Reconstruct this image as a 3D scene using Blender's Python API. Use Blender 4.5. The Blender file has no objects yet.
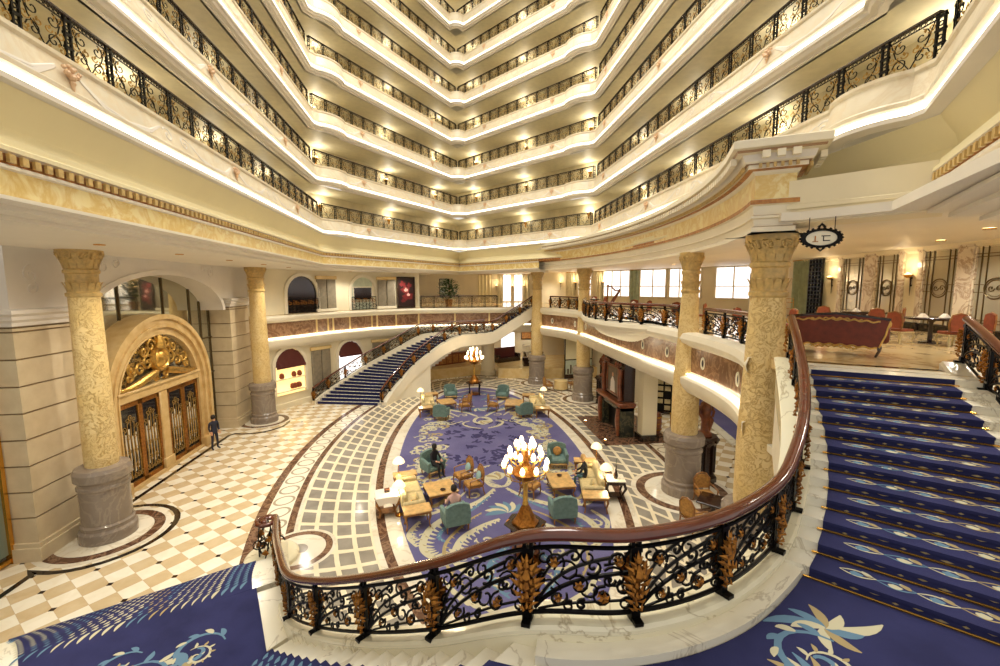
import bpy, bmesh, math, random
from mathutils import Vector, Matrix
random.seed(7)
PI = math.pi
sin, cos = math.sin, math.cos
COL = bpy.context.scene.collection

# ---------------------------------------------------------------- colours and materials
def lin(c):
    return tuple(((v/255)/12.92 if v/255 <= 0.04045 else ((v/255+0.055)/1.055)**2.4) for v in c)
def C4(c): return lin(c)+(1.0,)

class NT:
    """small wrapper to wire node trees"""
    def __init__(s, name):
        s.m = bpy.data.materials.new(name); s.m.use_nodes = True
        s.t = s.m.node_tree; s.n = s.t.nodes; s.l = s.t.links
        s.b = s.n['Principled BSDF']
        s.gen = {}
    def node(s, ty, **kw):
        nd = s.n.new(ty)
        for k, v in kw.items():
            if k.startswith('i_'):
                nd.inputs[k[2:].replace('_', ' ')].default_value = v
            else: setattr(nd, k, v)
        return nd
    def link(s, a, b): s.l.new(a, b)
    def coord(s, kind='Object'):
        if kind not in s.gen:
            s.gen[kind] = s.node('ShaderNodeTexCoord').outputs[kind]
        return s.gen[kind]
    def math(s, op, a, b=None, c=None):
        nd = s.node('ShaderNodeMath', operation=op)
        for i, v in enumerate((a, b, c)):
            if v is None: continue
            if isinstance(v, (int, float)): nd.inputs[i].default_value = v
            else: s.link(v, nd.inputs[i])
        return nd.outputs[0]
    def mix(s, f, a, b):
        nd = s.node('ShaderNodeMix', data_type='RGBA')
        for sock, v in ((nd.inputs[0], f), (nd.inputs[6], a), (nd.inputs[7], b)):
            if hasattr(v, 'links') or hasattr(v, 'is_linked'): s.link(v, sock)
            elif isinstance(v, (int, float)): sock.default_value = v
            else: sock.default_value = v if len(v) == 4 else tuple(v)+(1,)
        return nd.outputs[2]
    def noise(s, scale, detail=4, rough=.55, dist=0, vec=None):
        nd = s.node('ShaderNodeTexNoise'); nd.inputs['Scale'].default_value = scale
        nd.inputs['Detail'].default_value = detail; nd.inputs['Roughness'].default_value = rough
        nd.inputs['Distortion'].default_value = dist
        s.link(vec or s.coord(), nd.inputs['Vector'])
        return nd.outputs['Fac']
    def ramp(s, fac, stops):
        nd = s.node('ShaderNodeValToRGB'); e = nd.color_ramp.elements
        while len(e) < len(stops): e.new(0.5)
        for el, (p, c) in zip(e, stops):
            el.position = p; el.color = c if len(c) == 4 else tuple(c)+(1,)
        s.link(fac, nd.inputs[0]); return nd.outputs[0]
    def xyz(s, vec):
        nd = s.node('ShaderNodeSeparateXYZ'); s.link(vec, nd.inputs[0]); return nd.outputs
    def base(s, sock): s.link(sock, s.b.inputs['Base Color'])
    def bump(s, h, strength=.3, dist=.02):
        nd = s.node('ShaderNodeBump'); nd.inputs['Strength'].default_value = strength
        nd.inputs['Distance'].default_value = dist
        s.link(h, nd.inputs['Height']); s.link(nd.outputs[0], s.b.inputs['Normal'])
    def setp(s, rough=.5, metal=0, spec=None, coat=0):
        s.b.inputs['Roughness'].default_value = rough; s.b.inputs['Metallic'].default_value = metal
        if spec is not None: s.b.inputs['Specular IOR Level'].default_value = spec
        if coat: s.b.inputs['Coat Weight'].default_value = coat; s.b.inputs['Coat Roughness'].default_value = .1

M = {}
def plain(name, c, rough=.5, metal=0, var=.0, scale=3, c2=None, bump=0, bscale=20, spec=None, coat=0, sheen=0):
    n = NT(name); n.setp(rough, metal, spec, coat)
    if c2 is None: c2 = tuple(max(0, v*(1-var)) for v in c)
    if c2 != c or var:
        f = n.noise(scale, 5)
        n.base(n.ramp(f, [(.35, C4(c)), (.68, C4(c2))]))
    else: n.b.inputs['Base Color'].default_value = C4(c)
    if bump: n.bump(n.noise(bscale, 3), bump)
    if sheen:
        n.b.inputs['Sheen Weight'].default_value = sheen; n.b.inputs['Sheen Roughness'].default_value = .4
        n.b.inputs['Sheen Tint'].default_value = C4(tuple(min(255, v+60) for v in c))
    M[name] = n.m; return n.m
def emit(name, c, st, base=(250, 240, 215)):
    n = NT(name); n.b.inputs['Base Color'].default_value = C4(base)
    n.b.inputs['Emission Color'].default_value = C4(c); n.b.inputs['Emission Strength'].default_value = st
    M[name] = n.m; return n.m
def veined(name, c, vein, rough=.2, scale=1.2, width=.03, c2=None, bump=0):
    n = NT(name); n.setp(rough)
    f = n.noise(scale, 6, .6, 1.2)
    d = n.math('ABSOLUTE', n.math('SUBTRACT', f, .5))
    v = n.math('LESS_THAN', d, width)
    v2 = n.ramp(d, [(0, (1, 1, 1, 1)), (width*2.4, (0, 0, 0, 1))])
    cloud = n.noise(scale*.7, 4)
    bc = n.ramp(cloud, [(.35, C4(c)), (.7, C4(c2 or tuple(v*.9 for v in c)))])
    n.base(n.mix(n.math('MULTIPLY', v2, .75), bc, C4(vein)))
    M[name] = n.m; return n.m

plain('cream_wall', (238, 226, 194), .55, var=.05, scale=.6)
plain('cream_pale', (240, 230, 206), .5, var=.04, scale=.8)
plain('white_plaster', (232, 224, 212), .5, var=.05, scale=.5)
plain('cove_plaster', (240, 228, 186), .6, var=.03, scale=.5)
plain('gallery_wall', (200, 186, 148), .6, var=.12, scale=1.2)
plain('gallery_ceiling', (212, 202, 172), .6, var=.05)
plain('soffit', (240, 232, 216), .55, var=.03, scale=.4)
plain('pilaster_stone', (212, 194, 160), .4, var=.07, scale=1.6, c2=(198, 178, 144))
plain('groove_shadow', (150, 126, 92), .7)
veined('fascia_marble', (238, 226, 200), (222, 204, 172), .35, .9, .03)
veined('frieze_marble', (236, 216, 150), (214, 174, 84), .3, 1.5, .05, (240, 226, 178))
veined('brown_marble', (138, 100, 72), (176, 140, 106), .18, 1.4, .025, (110, 78, 56))
veined('white_marble', (240, 234, 214), (190, 176, 150), .15, .5, .005, (236, 226, 200))
veined('curb_marble', (236, 228, 198), (176, 158, 122), .15, .35, .004, (230, 218, 182))
veined('grey_marble', (146, 132, 118), (160, 146, 130), .08, 1.0, .015, (130, 116, 102))
veined('rust_marble', (226, 212, 186), (168, 134, 104), .25, 1.2, .02, (232, 220, 198))
veined('beige_floor', (214, 186, 134), (180, 144, 92), .12, .8, .02, (222, 198, 152))
veined('black_marble', (30, 24, 20), (90, 70, 52), .1, 1.5, .012)
veined('brown_band', (96, 66, 48), (150, 116, 90), .12, 2, .03, (78, 52, 40))
veined('white_floor', (238, 228, 206), (206, 190, 160), .1, .7, .012)
veined('green_marble', (44, 48, 40), (96, 90, 64), .15, 2.2, .03)
plain('dentil_brown', (150, 92, 44), .5, var=.3, scale=6, c2=(196, 140, 74))
plain('red_line', (158, 122, 84), .5)
plain('plinth_gold', (214, 180, 112), .4, var=.15, scale=8)
plain('arch_gold_stone', (214, 184, 130), .3, var=.16, scale=2.4, c2=(196, 160, 100))
plain('wood_rail', (98, 44, 22), .14, var=.15, scale=5, coat=.6)
plain('iron', (18, 15, 13), .38, .7)
plain('gold', (178, 118, 44), .38, .75, var=.35, scale=14, c2=(122, 74, 26))
plain('gold_bright', (222, 176, 90), .28, .8, var=.2, scale=10)
plain('gold_filigree', (190, 150, 76), .4, .5, var=.3, scale=9)
plain('brass', (214, 160, 70), .25, .9)
plain('dark_wood', (52, 26, 14), .25, var=.4, scale=6, coat=.3)
plain('mid_wood', (142, 76, 40), .28, var=.3, scale=5, coat=.3)
plain('honey_wood', (222, 178, 112), .3, var=.2, scale=5, coat=.3)
plain('chair_wood', (168, 112, 52), .35, var=.3, scale=8)
plain('teal_fabric', (112, 138, 130), .85, var=.14, scale=9, sheen=.3)
plain('amber_fabric', (188, 136, 66), .8, var=.25, scale=12, sheen=.2)
plain('cream_fabric', (206, 186, 136), .85, var=.12, scale=10, sheen=.2)
plain('pale_blue_fabric', (150, 180, 176), .85)
plain('burgundy', (116, 46, 26), .5, var=.2, scale=8, sheen=.1)
plain('coral_fabric', (150, 72, 40), .7, var=.15, scale=8)
plain('table_linen', (240, 230, 214), .7)
plain('shade_cloth', (250, 232, 190), .7)
emit('shade_glow', (255, 228, 170), .9)
emit('strip_glow', (255, 248, 226), 3.4)
emit('bulb_glow', (255, 226, 186), 5.0)
emit('window_glow', (248, 246, 250), 1.5)
emit('shop_glow', (255, 216, 130), 1.0)
emit('sconce_glow', (255, 212, 130), 2.6)
emit('downlight_glow', (255, 232, 180), 12.0)
plain('glass_teal', (110, 124, 112), .08, .0, spec=.8)
plain('mirror_glass', (186, 182, 160), .04, .85)
plain('mirror_pale', (206, 198, 174), .12, .5)
plain('lead_bar', (96, 78, 46), .4, .6)
plain('dark_glass', (40, 34, 28), .06, .2, spec=.8)
plain('window_dark', (44, 26, 18), .12, var=.3, scale=2)
plain('awning_red', (84, 26, 20), .6)
plain('grey_shutter', (150, 138, 116), .5, var=.15, scale=4)
plain('skin', (214, 160, 124), .55)
plain('hair_dark', (28, 20, 16), .5)
plain('cloth_black', (26, 24, 28), .75)
plain('cloth_navy', (38, 40, 58), .75)
plain('cloth_white', (226, 216, 206), .75)
plain('cloth_pink', (216, 176, 166), .75)
plain('cloth_teal', (70, 104, 112), .75)
plain('leaf_green', (60, 104, 44), .6, var=.4, scale=8)
plain('curtain_pale', (222, 212, 176), .8, var=.08, scale=3)
plain('curtain_green', (176, 190, 160), .7, var=.15, scale=3)
plain('carpet_cream', (196, 188, 156), .9)
plain('carpet_tan', (166, 146, 102), .9)
plain('carpet_teal', (96, 128, 150), .9)
plain('carpet_navy', (52, 46, 92), .9)
plain('poster_ground', (40, 22, 24), .3)
plain('poster_red', (112, 36, 38), .3)
plain('poster_pink', (220, 170, 160), .3)
plain('sign_white', (236, 226, 200), .4)
plain('pale_green_panel', (206, 214, 190), .5, var=.1)
plain('counter_stone', (232, 206, 150), .2, var=.12, scale=2, c2=(220, 186, 120))
plain('carpet_grey', (196, 188, 176), .8, var=.1)
plain('painting_sky', (110, 92, 66), .4, var=.4, scale=3, c2=(70, 54, 40))

# carpets
def carpet_mat(name, c, c2, scale=1.5, sheen=.5):
    n = NT(name); n.setp(.95, spec=.15)
    f = n.noise(scale, 3); n.base(n.ramp(f, [(.4, C4(c)), (.62, C4(c2))]))
    n.bump(n.noise(260, 2), .4, .01)
    n.b.inputs['Sheen Weight'].default_value = sheen; n.b.inputs['Sheen Roughness'].default_value = .5
    n.b.inputs['Sheen Tint'].default_value = C4((190, 180, 240))
    M[name] = n.m
carpet_mat('carpet_blue', (48, 50, 90), (40, 42, 78), 1.3, .12)
carpet_mat('carpet_lounge', (104, 100, 138), (90, 86, 126), .5, .35)
carpet_mat('carpet_riser', (26, 22, 58), (20, 18, 44), 3, .1)

# carved golden stone of the columns
def column_mat():
    n = NT('carved_stone'); n.setp(.45)
    w = n.noise(3.4, 3, .6, 2.2)
    d = n.math('ABSOLUTE', n.math('SUBTRACT', w, .5))
    groove = n.ramp(d, [(0, (0, 0, 0, 1)), (.045, (1, 1, 1, 1))])
    cl = n.noise(.9, 3)
    base = n.ramp(cl, [(.35, C4((234, 202, 132))), (.7, C4((240, 214, 156)))])
    n.base(n.mix(groove, C4((212, 172, 100)), base))
    n.bump(groove, .65, .04); M['carved_stone'] = n.m
column_mat()

# chequer floor of the left hall: cream and tan parallelograms with dark diamonds at alternate corners
def tile_mat():
    n = NT('tile_floor'); n.setp(.1)
    x, y, z = n.xyz(n.coord())
    S = .565
    a = n.math('SUBTRACT', n.math('DIVIDE', n.math('ADD', n.math('MULTIPLY', x, .65), n.math('MULTIPLY', y, .76)), S), .49)
    b = n.math('SUBTRACT', n.math('DIVIDE', n.math('SUBTRACT', n.math('MULTIPLY', y, .65), n.math('MULTIPLY', x, .76)), S), .43)
    fa = n.math('FLOOR', a); fb = n.math('FLOOR', b)
    ck = n.math('FLOORED_MODULO', n.math('ADD', fa, fb), 2.0)
    ra = n.math('SUBTRACT', n.math('FRACT', n.math('ADD', a, .5)), .5)
    rb = n.math('SUBTRACT', n.math('FRACT', n.math('ADD', b, .5)), .5)
    # dark diamond only at corners where both tile indices are even
    na = n.math('FLOOR', n.math('ADD', a, .5)); nb = n.math('FLOOR', n.math('ADD', b, .5))
    ev = n.math('LESS_THAN', n.math('ADD', n.math('FLOORED_MODULO', na, 2.0), n.math('FLOORED_MODULO', nb, 2.0)), .5)
    dia = n.math('LESS_THAN', n.math('ADD', n.math('ABSOLUTE', ra), n.math('ABSOLUTE', rb)), .16)
    dia = n.math('MULTIPLY', dia, ev)
    fr = n.noise(1.6, 5, .6, .8)
    cream = n.ramp(fr, [(.3, C4((242, 234, 214))), (.7, C4((232, 220, 194)))])
    tan = n.ramp(fr, [(.3, C4((212, 190, 152))), (.7, C4((198, 172, 130)))])
    c = n.mix(ck, cream, tan)
    ga = n.math('LESS_THAN', n.math('MINIMUM', n.math('ABSOLUTE', ra), n.math('ABSOLUTE', rb)), .008)
    c = n.mix(n.math('MULTIPLY', ga, .5), c, C4((176, 146, 104)))
    c = n.mix(dia, c, C4((44, 26, 18)))
    n.base(c); M['tile_floor'] = n.m
tile_mat()

def ring_grid_mat():
    # grey squares between cream bands, laid along the ring (uv in metres)
    n = NT('ring_grid'); n.setp(.12)
    u, v, _ = n.xyz(n.coord('UV'))
    fu = n.math('ABSOLUTE', n.math('SUBTRACT', n.math('FRACT', n.math('DIVIDE', n.math('ADD', u, n.math('MULTIPLY', v, .55)), .86)), .5))
    fv = n.math('ABSOLUTE', n.math('SUBTRACT', n.math('FRACT', n.math('DIVIDE', v, .61)), .5))
    inside = n.math('MULTIPLY', n.math('LESS_THAN', fu, .39), n.math('LESS_THAN', fv, .38))
    g = n.noise(1.5, 5)
    grey = n.ramp(g, [(.3, C4((158, 150, 136))), (.7, C4((132, 124, 112)))])
    cream = n.ramp(g, [(.3, C4((238, 226, 196))), (.7, C4((228, 212, 176)))])
    n.base(n.mix(inside, cream, grey)); M['ring_grid'] = n.m
ring_grid_mat()

def ring_chain_mat():
    n = NT('ring_chain'); n.setp(.12)
    u, v, _ = n.xyz(n.coord('UV'))
    fu = n.math('MULTIPLY', n.math('SUBTRACT', n.math('FRACT', n.math('DIVIDE', u, .92)), .5), .92)
    fv = n.math('SUBTRACT', v, .42)
    r = n.math('SQRT', n.math('ADD', n.math('MULTIPLY', fu, fu), n.math('MULTIPLY', fv, fv)))
    d = n.math('LESS_THAN', n.math('ABSOLUTE', n.math('SUBTRACT', r, .34)), .045)
    n.base(n.mix(d, C4((236, 226, 202)), C4((166, 152, 128)))); M['ring_chain'] = n.m
ring_chain_mat()

def glass_mat():
    n = NT('clear_glass'); n.setp(.03)
    n.b.inputs['Base Color'].default_value = (.9, .93, .9, 1)
    n.b.inputs['Transmission Weight'].default_value = .9
    M['clear_glass'] = n.m
glass_mat()

# ---------------------------------------------------------------- mesh builder
class MB:
    def __init__(s): s.v = []; s.f = []; s.m = []; s.uv = None
    def add(s, vs, fs, mi=0):
        k = len(s.v); s.v += [tuple(p) for p in vs]
        s.f += [tuple(i+k for i in f) for f in fs]; s.m += [mi]*len(fs)
        return s
    def box(s, x0, x1, y0, y1, z0, z1, mi=0, rot=0, org=(0, 0, 0)):
        vs = [(x, y, z) for z in (z0, z1) for y in (y0, y1) for x in (x0, x1)]
        c, sn = cos(rot), sin(rot)
        vs = [(org[0]+x*c-y*sn, org[1]+x*sn+y*c, org[2]+z) for x, y, z in vs]
        return s.add(vs, [(0, 2, 3, 1), (4, 5, 7, 6), (0, 1, 5, 4), (2, 6, 7, 3), (0, 4, 6, 2), (1, 3, 7, 5)], mi)
    def cbox(s, x0, x1, y0, y1, z0, z1, c=.02, mi=0):
        """box with chamfered edges"""
        X, Y, Z = (x0, x1), (y0, y1), (z0, z1); vs = []; idx = {}
        for a in (0, 1):
            for b in (0, 1):
                for d in (0, 1):
                    p = [X[a], Y[b], Z[d]]; sg = [c if t == 0 else -c for t in (a, b, d)]
                    for ax in range(3):
                        q = [p[i]+(sg[i] if i != ax else 0) for i in range(3)]
                        # vertex lying on face 'ax'
                        idx[(a, b, d, ax)] = len(vs); vs.append(tuple(q))
        fs = []
        for ax in range(3):
            o = [i for i in range(3) if i != ax]
            for t in (0, 1):
                def g(p, q):
                    k = [0, 0, 0]; k[ax] = t; k[o[0]] = p; k[o[1]] = q; return idx[(k[0], k[1], k[2], ax)]
                fs.append((g(0, 0), g(1, 0), g(1, 1), g(0, 1)))
        for ax in range(3):           # edges along ax
            o = [i for i in range(3) if i != ax]
            for p in (0, 1):
                for q in (0, 1):
                    k0 = [0, 0, 0]; k0[o[0]] = p; k0[o[1]] = q; k1 = list(k0); k1[ax] = 1
                    fs.append((idx[(*k0, o[0])], idx[(*k0, o[1])], idx[(*k1, o[1])], idx[(*k1, o[0])]))
        for a in (0, 1):
            for b in (0, 1):
                for d in (0, 1): fs.append(tuple(idx[(a, b, d, ax)] for ax in range(3)))
        return s.add(vs, fs, mi)
    def tube(s, pts, r, n=6, mi=0, cap=True, closed=False):
        pts = [Vector(p) for p in pts]; N = len(pts)
        rs = r if isinstance(r, (list, tuple)) else [r]*N
        k = len(s.v); ref = None
        for i, p in enumerate(pts):
            a = pts[i-1] if (i > 0 or closed) else p
            b = pts[(i+1) % N] if (i < N-1 or closed) else p
            t = (b-a); t = t.normalized() if t.length > 1e-9 else Vector((0, 0, 1))
            if ref is None: ref = Vector((0, 0, 1)) if abs(t.z) < .9 else Vector((1, 0, 0))
            nx = t.cross(ref)
            if nx.length < 1e-4: nx = t.cross(Vector((0, 1, 0.3)))
            nx.normalize(); ny = nx.cross(t); ref = ny
            for j in range(n):
                a_ = 2*PI*j/n + PI/n
                s.v.append(tuple(p+nx*cos(a_)*rs[i]+ny*sin(a_)*rs[i]))
        for i in range(N if closed else N-1):
            for j in range(n):
                a0, b0 = k+i*n, k+((i+1) % N)*n
                s.f.append((a0+j, a0+(j+1) % n, b0+(j+1) % n, b0+j)); s.m.append(mi)
        if cap and not closed:
            s.f.append(tuple(k+j for j in reversed(range(n)))); s.m.append(mi)
            s.f.append(tuple(k+(N-1)*n+j for j in range(n))); s.m.append(mi)
        return s
    def lathe(s, prof, n=24, org=(0, 0, 0), mi=0, sx=1, sy=1, mis=None, cap=True):
        k = len(s.v)
        for r, z in prof:
            for j in range(n):
                a = 2*PI*j/n; s.v.append((org[0]+r*cos(a)*sx, org[1]+r*sin(a)*sy, org[2]+z))
        for i in range(len(prof)-1):
            for j in range(n):
                s.f.append((k+i*n+j, k+i*n+(j+1) % n, k+(i+1)*n+(j+1) % n, k+(i+1)*n+j)); s.m.append(mis[i] if mis else mi)
        if cap:
            s.f.append(tuple(k+j for j in reversed(range(n)))); s.m.append(mis[0] if mis else mi)
            s.f.append(tuple(k+(len(prof)-1)*n+j for j in range(n))); s.m.append(mis[-1] if mis else mi)
        return s
    def prism(s, poly, z0, z1, mi=0):
        n = len(poly); k = len(s.v)
        s.v += [(p[0], p[1], z0) for p in poly]+[(p[0], p[1], z1) for p in poly]
        s.f.append(tuple(k+i for i in reversed(range(n)))); s.f.append(tuple(k+n+i for i in range(n)))
        for i in range(n): s.f.append((k+i, k+(i+1) % n, k+n+(i+1) % n, k+n+i))
        s.m += [mi]*(n+2); return s
    def wallprism(s, poly, fr, d0, d1, mi=0):
        """outline (a, z) in a vertical frame fr=(origin, along, out), thick from d0 to d1 along out"""
        o, al, ou = fr; n = len(poly); k = len(s.v)
        for d in (d0, d1):
            for a, z in poly: s.v.append((o[0]+al[0]*a+ou[0]*d, o[1]+al[1]*a+ou[1]*d, o[2]+z))
        s.f.append(tuple(k+i for i in reversed(range(n)))); s.f.append(tuple(k+n+i for i in range(n)))
        for i in range(n): s.f.append((k+i, k+(i+1) % n, k+n+(i+1) % n, k+n+i))
        s.m += [mi]*(n+2); return s
    def band(s, out, inn, fr, d0, d1, mi=0, closed=False):
        """strip between two outlines (same count) in a vertical frame, with thickness"""
        o, al, ou = fr; n = len(out); k = len(s.v)
        def P(a, z, d): return (o[0]+al[0]*a+ou[0]*d, o[1]+al[1]*a+ou[1]*d, o[2]+z)
        for a, b in zip(out, inn):
            s.v += [P(*a, d0), P(*b, d0), P(*b, d1), P(*a, d1)]
        for i in range(n if closed else n-1):
            q = k+4*i; r = k+4*((i+1) % n)
            for j in range(4): s.f.append((q+j, q+(j+1) % 4, r+(j+1) % 4, r+j)); s.m.append(mi)
        if not closed:
            s.f.append((k+3, k+2, k+1, k)); q = k+4*(n-1); s.f.append((q, q+1, q+2, q+3)); s.m += [mi]*2
        return s
    def sweep(s, path, prof, mi=0, closed_prof=False, mis=None, cap=True):
        """profile (d to the right of the path, z) swept along a plan path (x, y[, z]) with mitred corners"""
        N = len(path); k = len(s.v); np_ = len(prof)
        P2 = [Vector((p[0], p[1])) for p in path]
        for i in range(N):
            ns = []
            if i > 0: t = (P2[i]-P2[i-1]).normalized(); ns.append(Vector((t.y, -t.x)))
            if i < N-1: t = (P2[i+1]-P2[i]).normalized(); ns.append(Vector((t.y, -t.x)))
            if len(ns) == 2: nn = (ns[0]+ns[1])/max(.25, 1+ns[0].dot(ns[1]))
            else: nn = ns[0]
            z0 = path[i][2] if len(path[i]) > 2 else 0
            for d, z in prof: s.v.append((P2[i].x+nn.x*d, P2[i].y+nn.y*d, z0+z))
        m = np_ if closed_prof else np_-1
        for i in range(N-1):
            for j in range(m):
                a, b = k+i*np_, k+(i+1)*np_; j2 = (j+1) % np_
                s.f.append((a+j, b+j, b+j2, a+j2)); s.m.append(mis[j] if mis else mi)
        if closed_prof and cap:
            s.f.append(tuple(k+j for j in range(np_))); s.f.append(tuple(k+(N-1)*np_+j for j in reversed(range(np_))))
            s.m += [mis[0] if mis else mi]*2
        return s
    def merge(s, o, mat=None, mi=None):
        k = len(s.v)
        s.v += [tuple(mat @ Vector(p)) for p in o.v] if mat else o.v
        s.f += [tuple(i+k for i in f) for f in o.f]; s.m += o.m if mi is None else [mi]*len(o.f)
        return s
    def mesh(s, name, mats, smooth=True, angle=38):
        me = bpy.data.meshes.new(name); me.from_pydata(s.v, [], s.f)
        for m in (mats if isinstance(mats, (list, tuple)) else [mats]): me.materials.append(M[m] if isinstance(m, str) else m)
        me.polygons.foreach_set('material_index', s.m)
        bm = bmesh.new(); bm.from_mesh(me); bmesh.ops.recalc_face_normals(bm, faces=bm.faces); bm.to_mesh(me); bm.free()
        if smooth:
            me.polygons.foreach_set('use_smooth', [True]*len(me.polygons)); me.set_sharp_from_angle(angle=math.radians(angle))
        me.update(); return me
    def build(s, name, mats, parent=None, loc=None, rz=0, **kw):
        o = bpy.data.objects.new(name, s.mesh(name, mats, **kw)); COL.objects.link(o)
        if parent: o.parent = parent
        if loc: o.location = loc
        if rz: o.rotation_euler.z = rz
        return o

def tag(o, label, cat, group=None, kind=None):
    o['label'] = label; o['category'] = cat
    if group: o['group'] = group
    if kind: o['kind'] = kind
    return o
def struct(o, label=None, cat=None):
    o['kind'] = 'structure'
    if label: o['label'] = label
    if cat: o['category'] = cat
    return o
def thing(name, label, cat, loc=(0, 0, 0), rz=0, group=None):
    o = bpy.data.objects.new(name, None); COL.objects.link(o); o.empty_display_size = .2
    o.location = loc; o.rotation_euler.z = rz
    return tag(o, label, cat, group)
def inst(name, me, parent=None, loc=(0, 0, 0), rz=0):
    o = bpy.data.objects.new(name, me); COL.objects.link(o); o.parent = parent
    o.location = loc; o.rotation_euler.z = rz; return o
KIDS = {}
def dup(root, loc, rz, label, group=None):
    r = root.copy(); COL.objects.link(r); r.location = loc; r.rotation_euler.z = rz; r['label'] = label
    if group: r['group'] = group
    for ch in root.children:
        c = ch.copy(); COL.objects.link(c); c.parent = r
        for g in ch.children:
            d = g.copy(); COL.objects.link(d); d.parent = c
    return r
def sub(pts, n):
    """Catmull-Rom resample of a point list, n pieces a span"""
    P = [Vector(p) for p in pts]; out = []
    for i in range(len(P)-1):
        a, b, c, d = P[max(i-1, 0)], P[i], P[i+1], P[min(i+2, len(P)-1)]
        for k in range(n):
            t = k/n; out.append(.5*((2*b)+(-a+c)*t+(2*a-5*b+4*c-d)*t*t+(-a+3*b-3*c+d)*t**3))
    out.append(P[-1]); return out
def spiral(cx, cz, r0, turns, a0, sgn=1, n=14, end=.12):
    """points of a scroll that starts on radius r0 at angle a0 and winds inwards"""
    o = []
    for i in range(n+1):
        t = i/n; r = r0*(1-(1-end)*t); a = a0+sgn*turns*2*PI*t
        o.append((cx+r*cos(a), cz+r*sin(a)))
    return o
def ellipse(a, b, n, cx=.9, cy=21.5, t0=0, t1=2*PI):
    return [(cx+a*cos(t0+(t1-t0)*i/n), cy+b*sin(t0+(t1-t0)*i/n)) for i in range(n+1)]
def light(kind, name, loc, e, color=(1, .86, .62), size=.15, spot=None, rot=None):
    l = bpy.data.lights.new(name, kind); l.energy = e; l.color = color
    if kind in ('POINT', 'SPOT'): l.shadow_soft_size = size
    if kind == 'SPOT': l.spot_size = spot or 2.2; l.spot_blend = .8
    if kind == 'AREA': l.size = size
    o = bpy.data.objects.new(name, l); COL.objects.link(o); o.location = loc
    if rot: o.rotation_euler = rot
    return o
ORD = ['lowest', 'second', 'third', 'fourth', 'fifth', 'sixth', 'seventh', 'eighth']
# ================================================================ THE HALL
ZM = 6.45           # mezzanine floor
ECX, ECY = .9, 21.5 # centre of the oval lounge

# ---- main floor
struct(MB().box(-17, 24, -3, 62, -.3, 0).build('floor', 'tile_floor'), 'chequered cream and tan marble floor of the hall', 'floor')

def ring(name, o0, o1, z, mat, label):
    n = 160; vs = []; fs = []; uv = []
    L = 0; prev = None
    for i in range(n+1):
        t = 2*PI*i/n
        for o in (o0, o1): vs.append((ECX+(4.45+o)*cos(t), ECY+(12.8+o)*sin(t), z))
        mid = Vector((ECX+(4.45+(o0+o1)/2)*cos(t), ECY+(12.8+(o0+o1)/2)*sin(t)))
        if prev is not None: L += (mid-prev).length
        prev = mid; uv += [(L, 0), (L, o1-o0)]
    for i in range(n): fs.append((2*i, 2*i+1, 2*i+3, 2*i+2))
    me = bpy.data.meshes.new(name); me.from_pydata(vs, [], fs); me.materials.append(M[mat])
    ul = me.uv_layers.new()
    for lp in me.loops: ul.data[lp.index].uv = uv[lp.vertex_index]
    o = bpy.data.objects.new(name, me); COL.objects.link(o); struct(o, label, 'floor'); return o
ring('floor_trim_1', -.05, .55, .004, 'white_floor', 'white marble band round the blue lounge carpet')
ring('floor_trim_2', .55, .86, .005, 'brown_band', 'dark brown marble line outside the white band')
ring('floor_trim_3', .86, 1.06, .004, 'white_floor', 'narrow cream marble line inside the grey squares')
ring('floor_trim_4', 1.06, 3.5, .005, 'ring_grid', 'ring of grey marble squares in cream framing round the lounge')
ring('floor_trim_5', 3.5, 3.62, .004, 'white_floor', 'narrow cream line outside the grey squares')
ring('floor_trim_6', 3.62, 3.87, .006, 'brown_band', 'dark brown marble line inside the band of circles')
ring('floor_trim_7', 3.87, 4.71, .005, 'ring_chain', 'cream marble band inlaid with linked circles')
ring('floor_trim_8', 4.71, 5.04, .006, 'brown_band', 'dark brown marble line along the hall side of the lounge')

# ---- the oval carpet, its scrolls woven in (second, third and fourth material slot)
ZTICK = 0
def ribbon(mb, pts, w, z, mi):
    """flat tapered ribbon along plan points"""
    global ZTICK
    P = [Vector(p[:2]) for p in pts]; N = len(P); k = len(mb.v)
    ZTICK = (ZTICK+1) % 160; z = z+ZTICK*2.5e-5
    for i, p in enumerate(P):
        t = (P[min(i+1, N-1)]-P[max(i-1, 0)]); t = t.normalized() if t.length > 1e-6 else Vector((1, 0))
        nn = Vector((-t.y, t.x)); ww = w*(.25+.75*sin(PI*min(1, (i+.4)/N))) if not callable(w) else w(i/(N-1))
        mb.v += [(p.x+nn.x*ww, p.y+nn.y*ww, z), (p.x-nn.x*ww, p.y-nn.y*ww, z)]
    for i in range(N-1): mb.f.append((k+2*i, k+2*i+2, k+2*i+3, k+2*i+1)); mb.m.append(mi)
def leafblob(mb, x, y, L, a, w, z, mi):
    pts = []
    for i in range(8):
        t = i/7; b = a+.9*t; pts.append((x+L*t*cos(a+.45*t), y+L*t*sin(a+.45*t)))
    ribbon(mb, pts, lambda t: w*sin(PI*min(.999, t*.92+.06))**.8, z, mi)
def acanthus(mb, x, y, r, a0, sgn, z, mi, mi2, turns=1.15, w=.09):
    sp = spiral(x, y, r, turns, a0, sgn, 26)
    ribbon(mb, sp, w*r/.9, z, mi)
    for i in range(1, 20, 2):
        p, q = Vector(sp[i]), Vector(sp[i+1]); t = (q-p)
        if t.length < 1e-6: continue
        an = math.atan2(t.y, t.x)
        L = r*.5*(1-i/26)
        leafblob(mb, p.x, p.y, L, an-sgn*.95, L*.22, z, mi if i % 4 == 1 else mi2)
def inside_oval(x, y, m=.2): return ((x-ECX)/(4.45-m))**2+((y-ECY)/(12.8-m))**2 < 1
cp = MB()
el = ellipse(4.45, 12.8, 120)[:-1]
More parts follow.
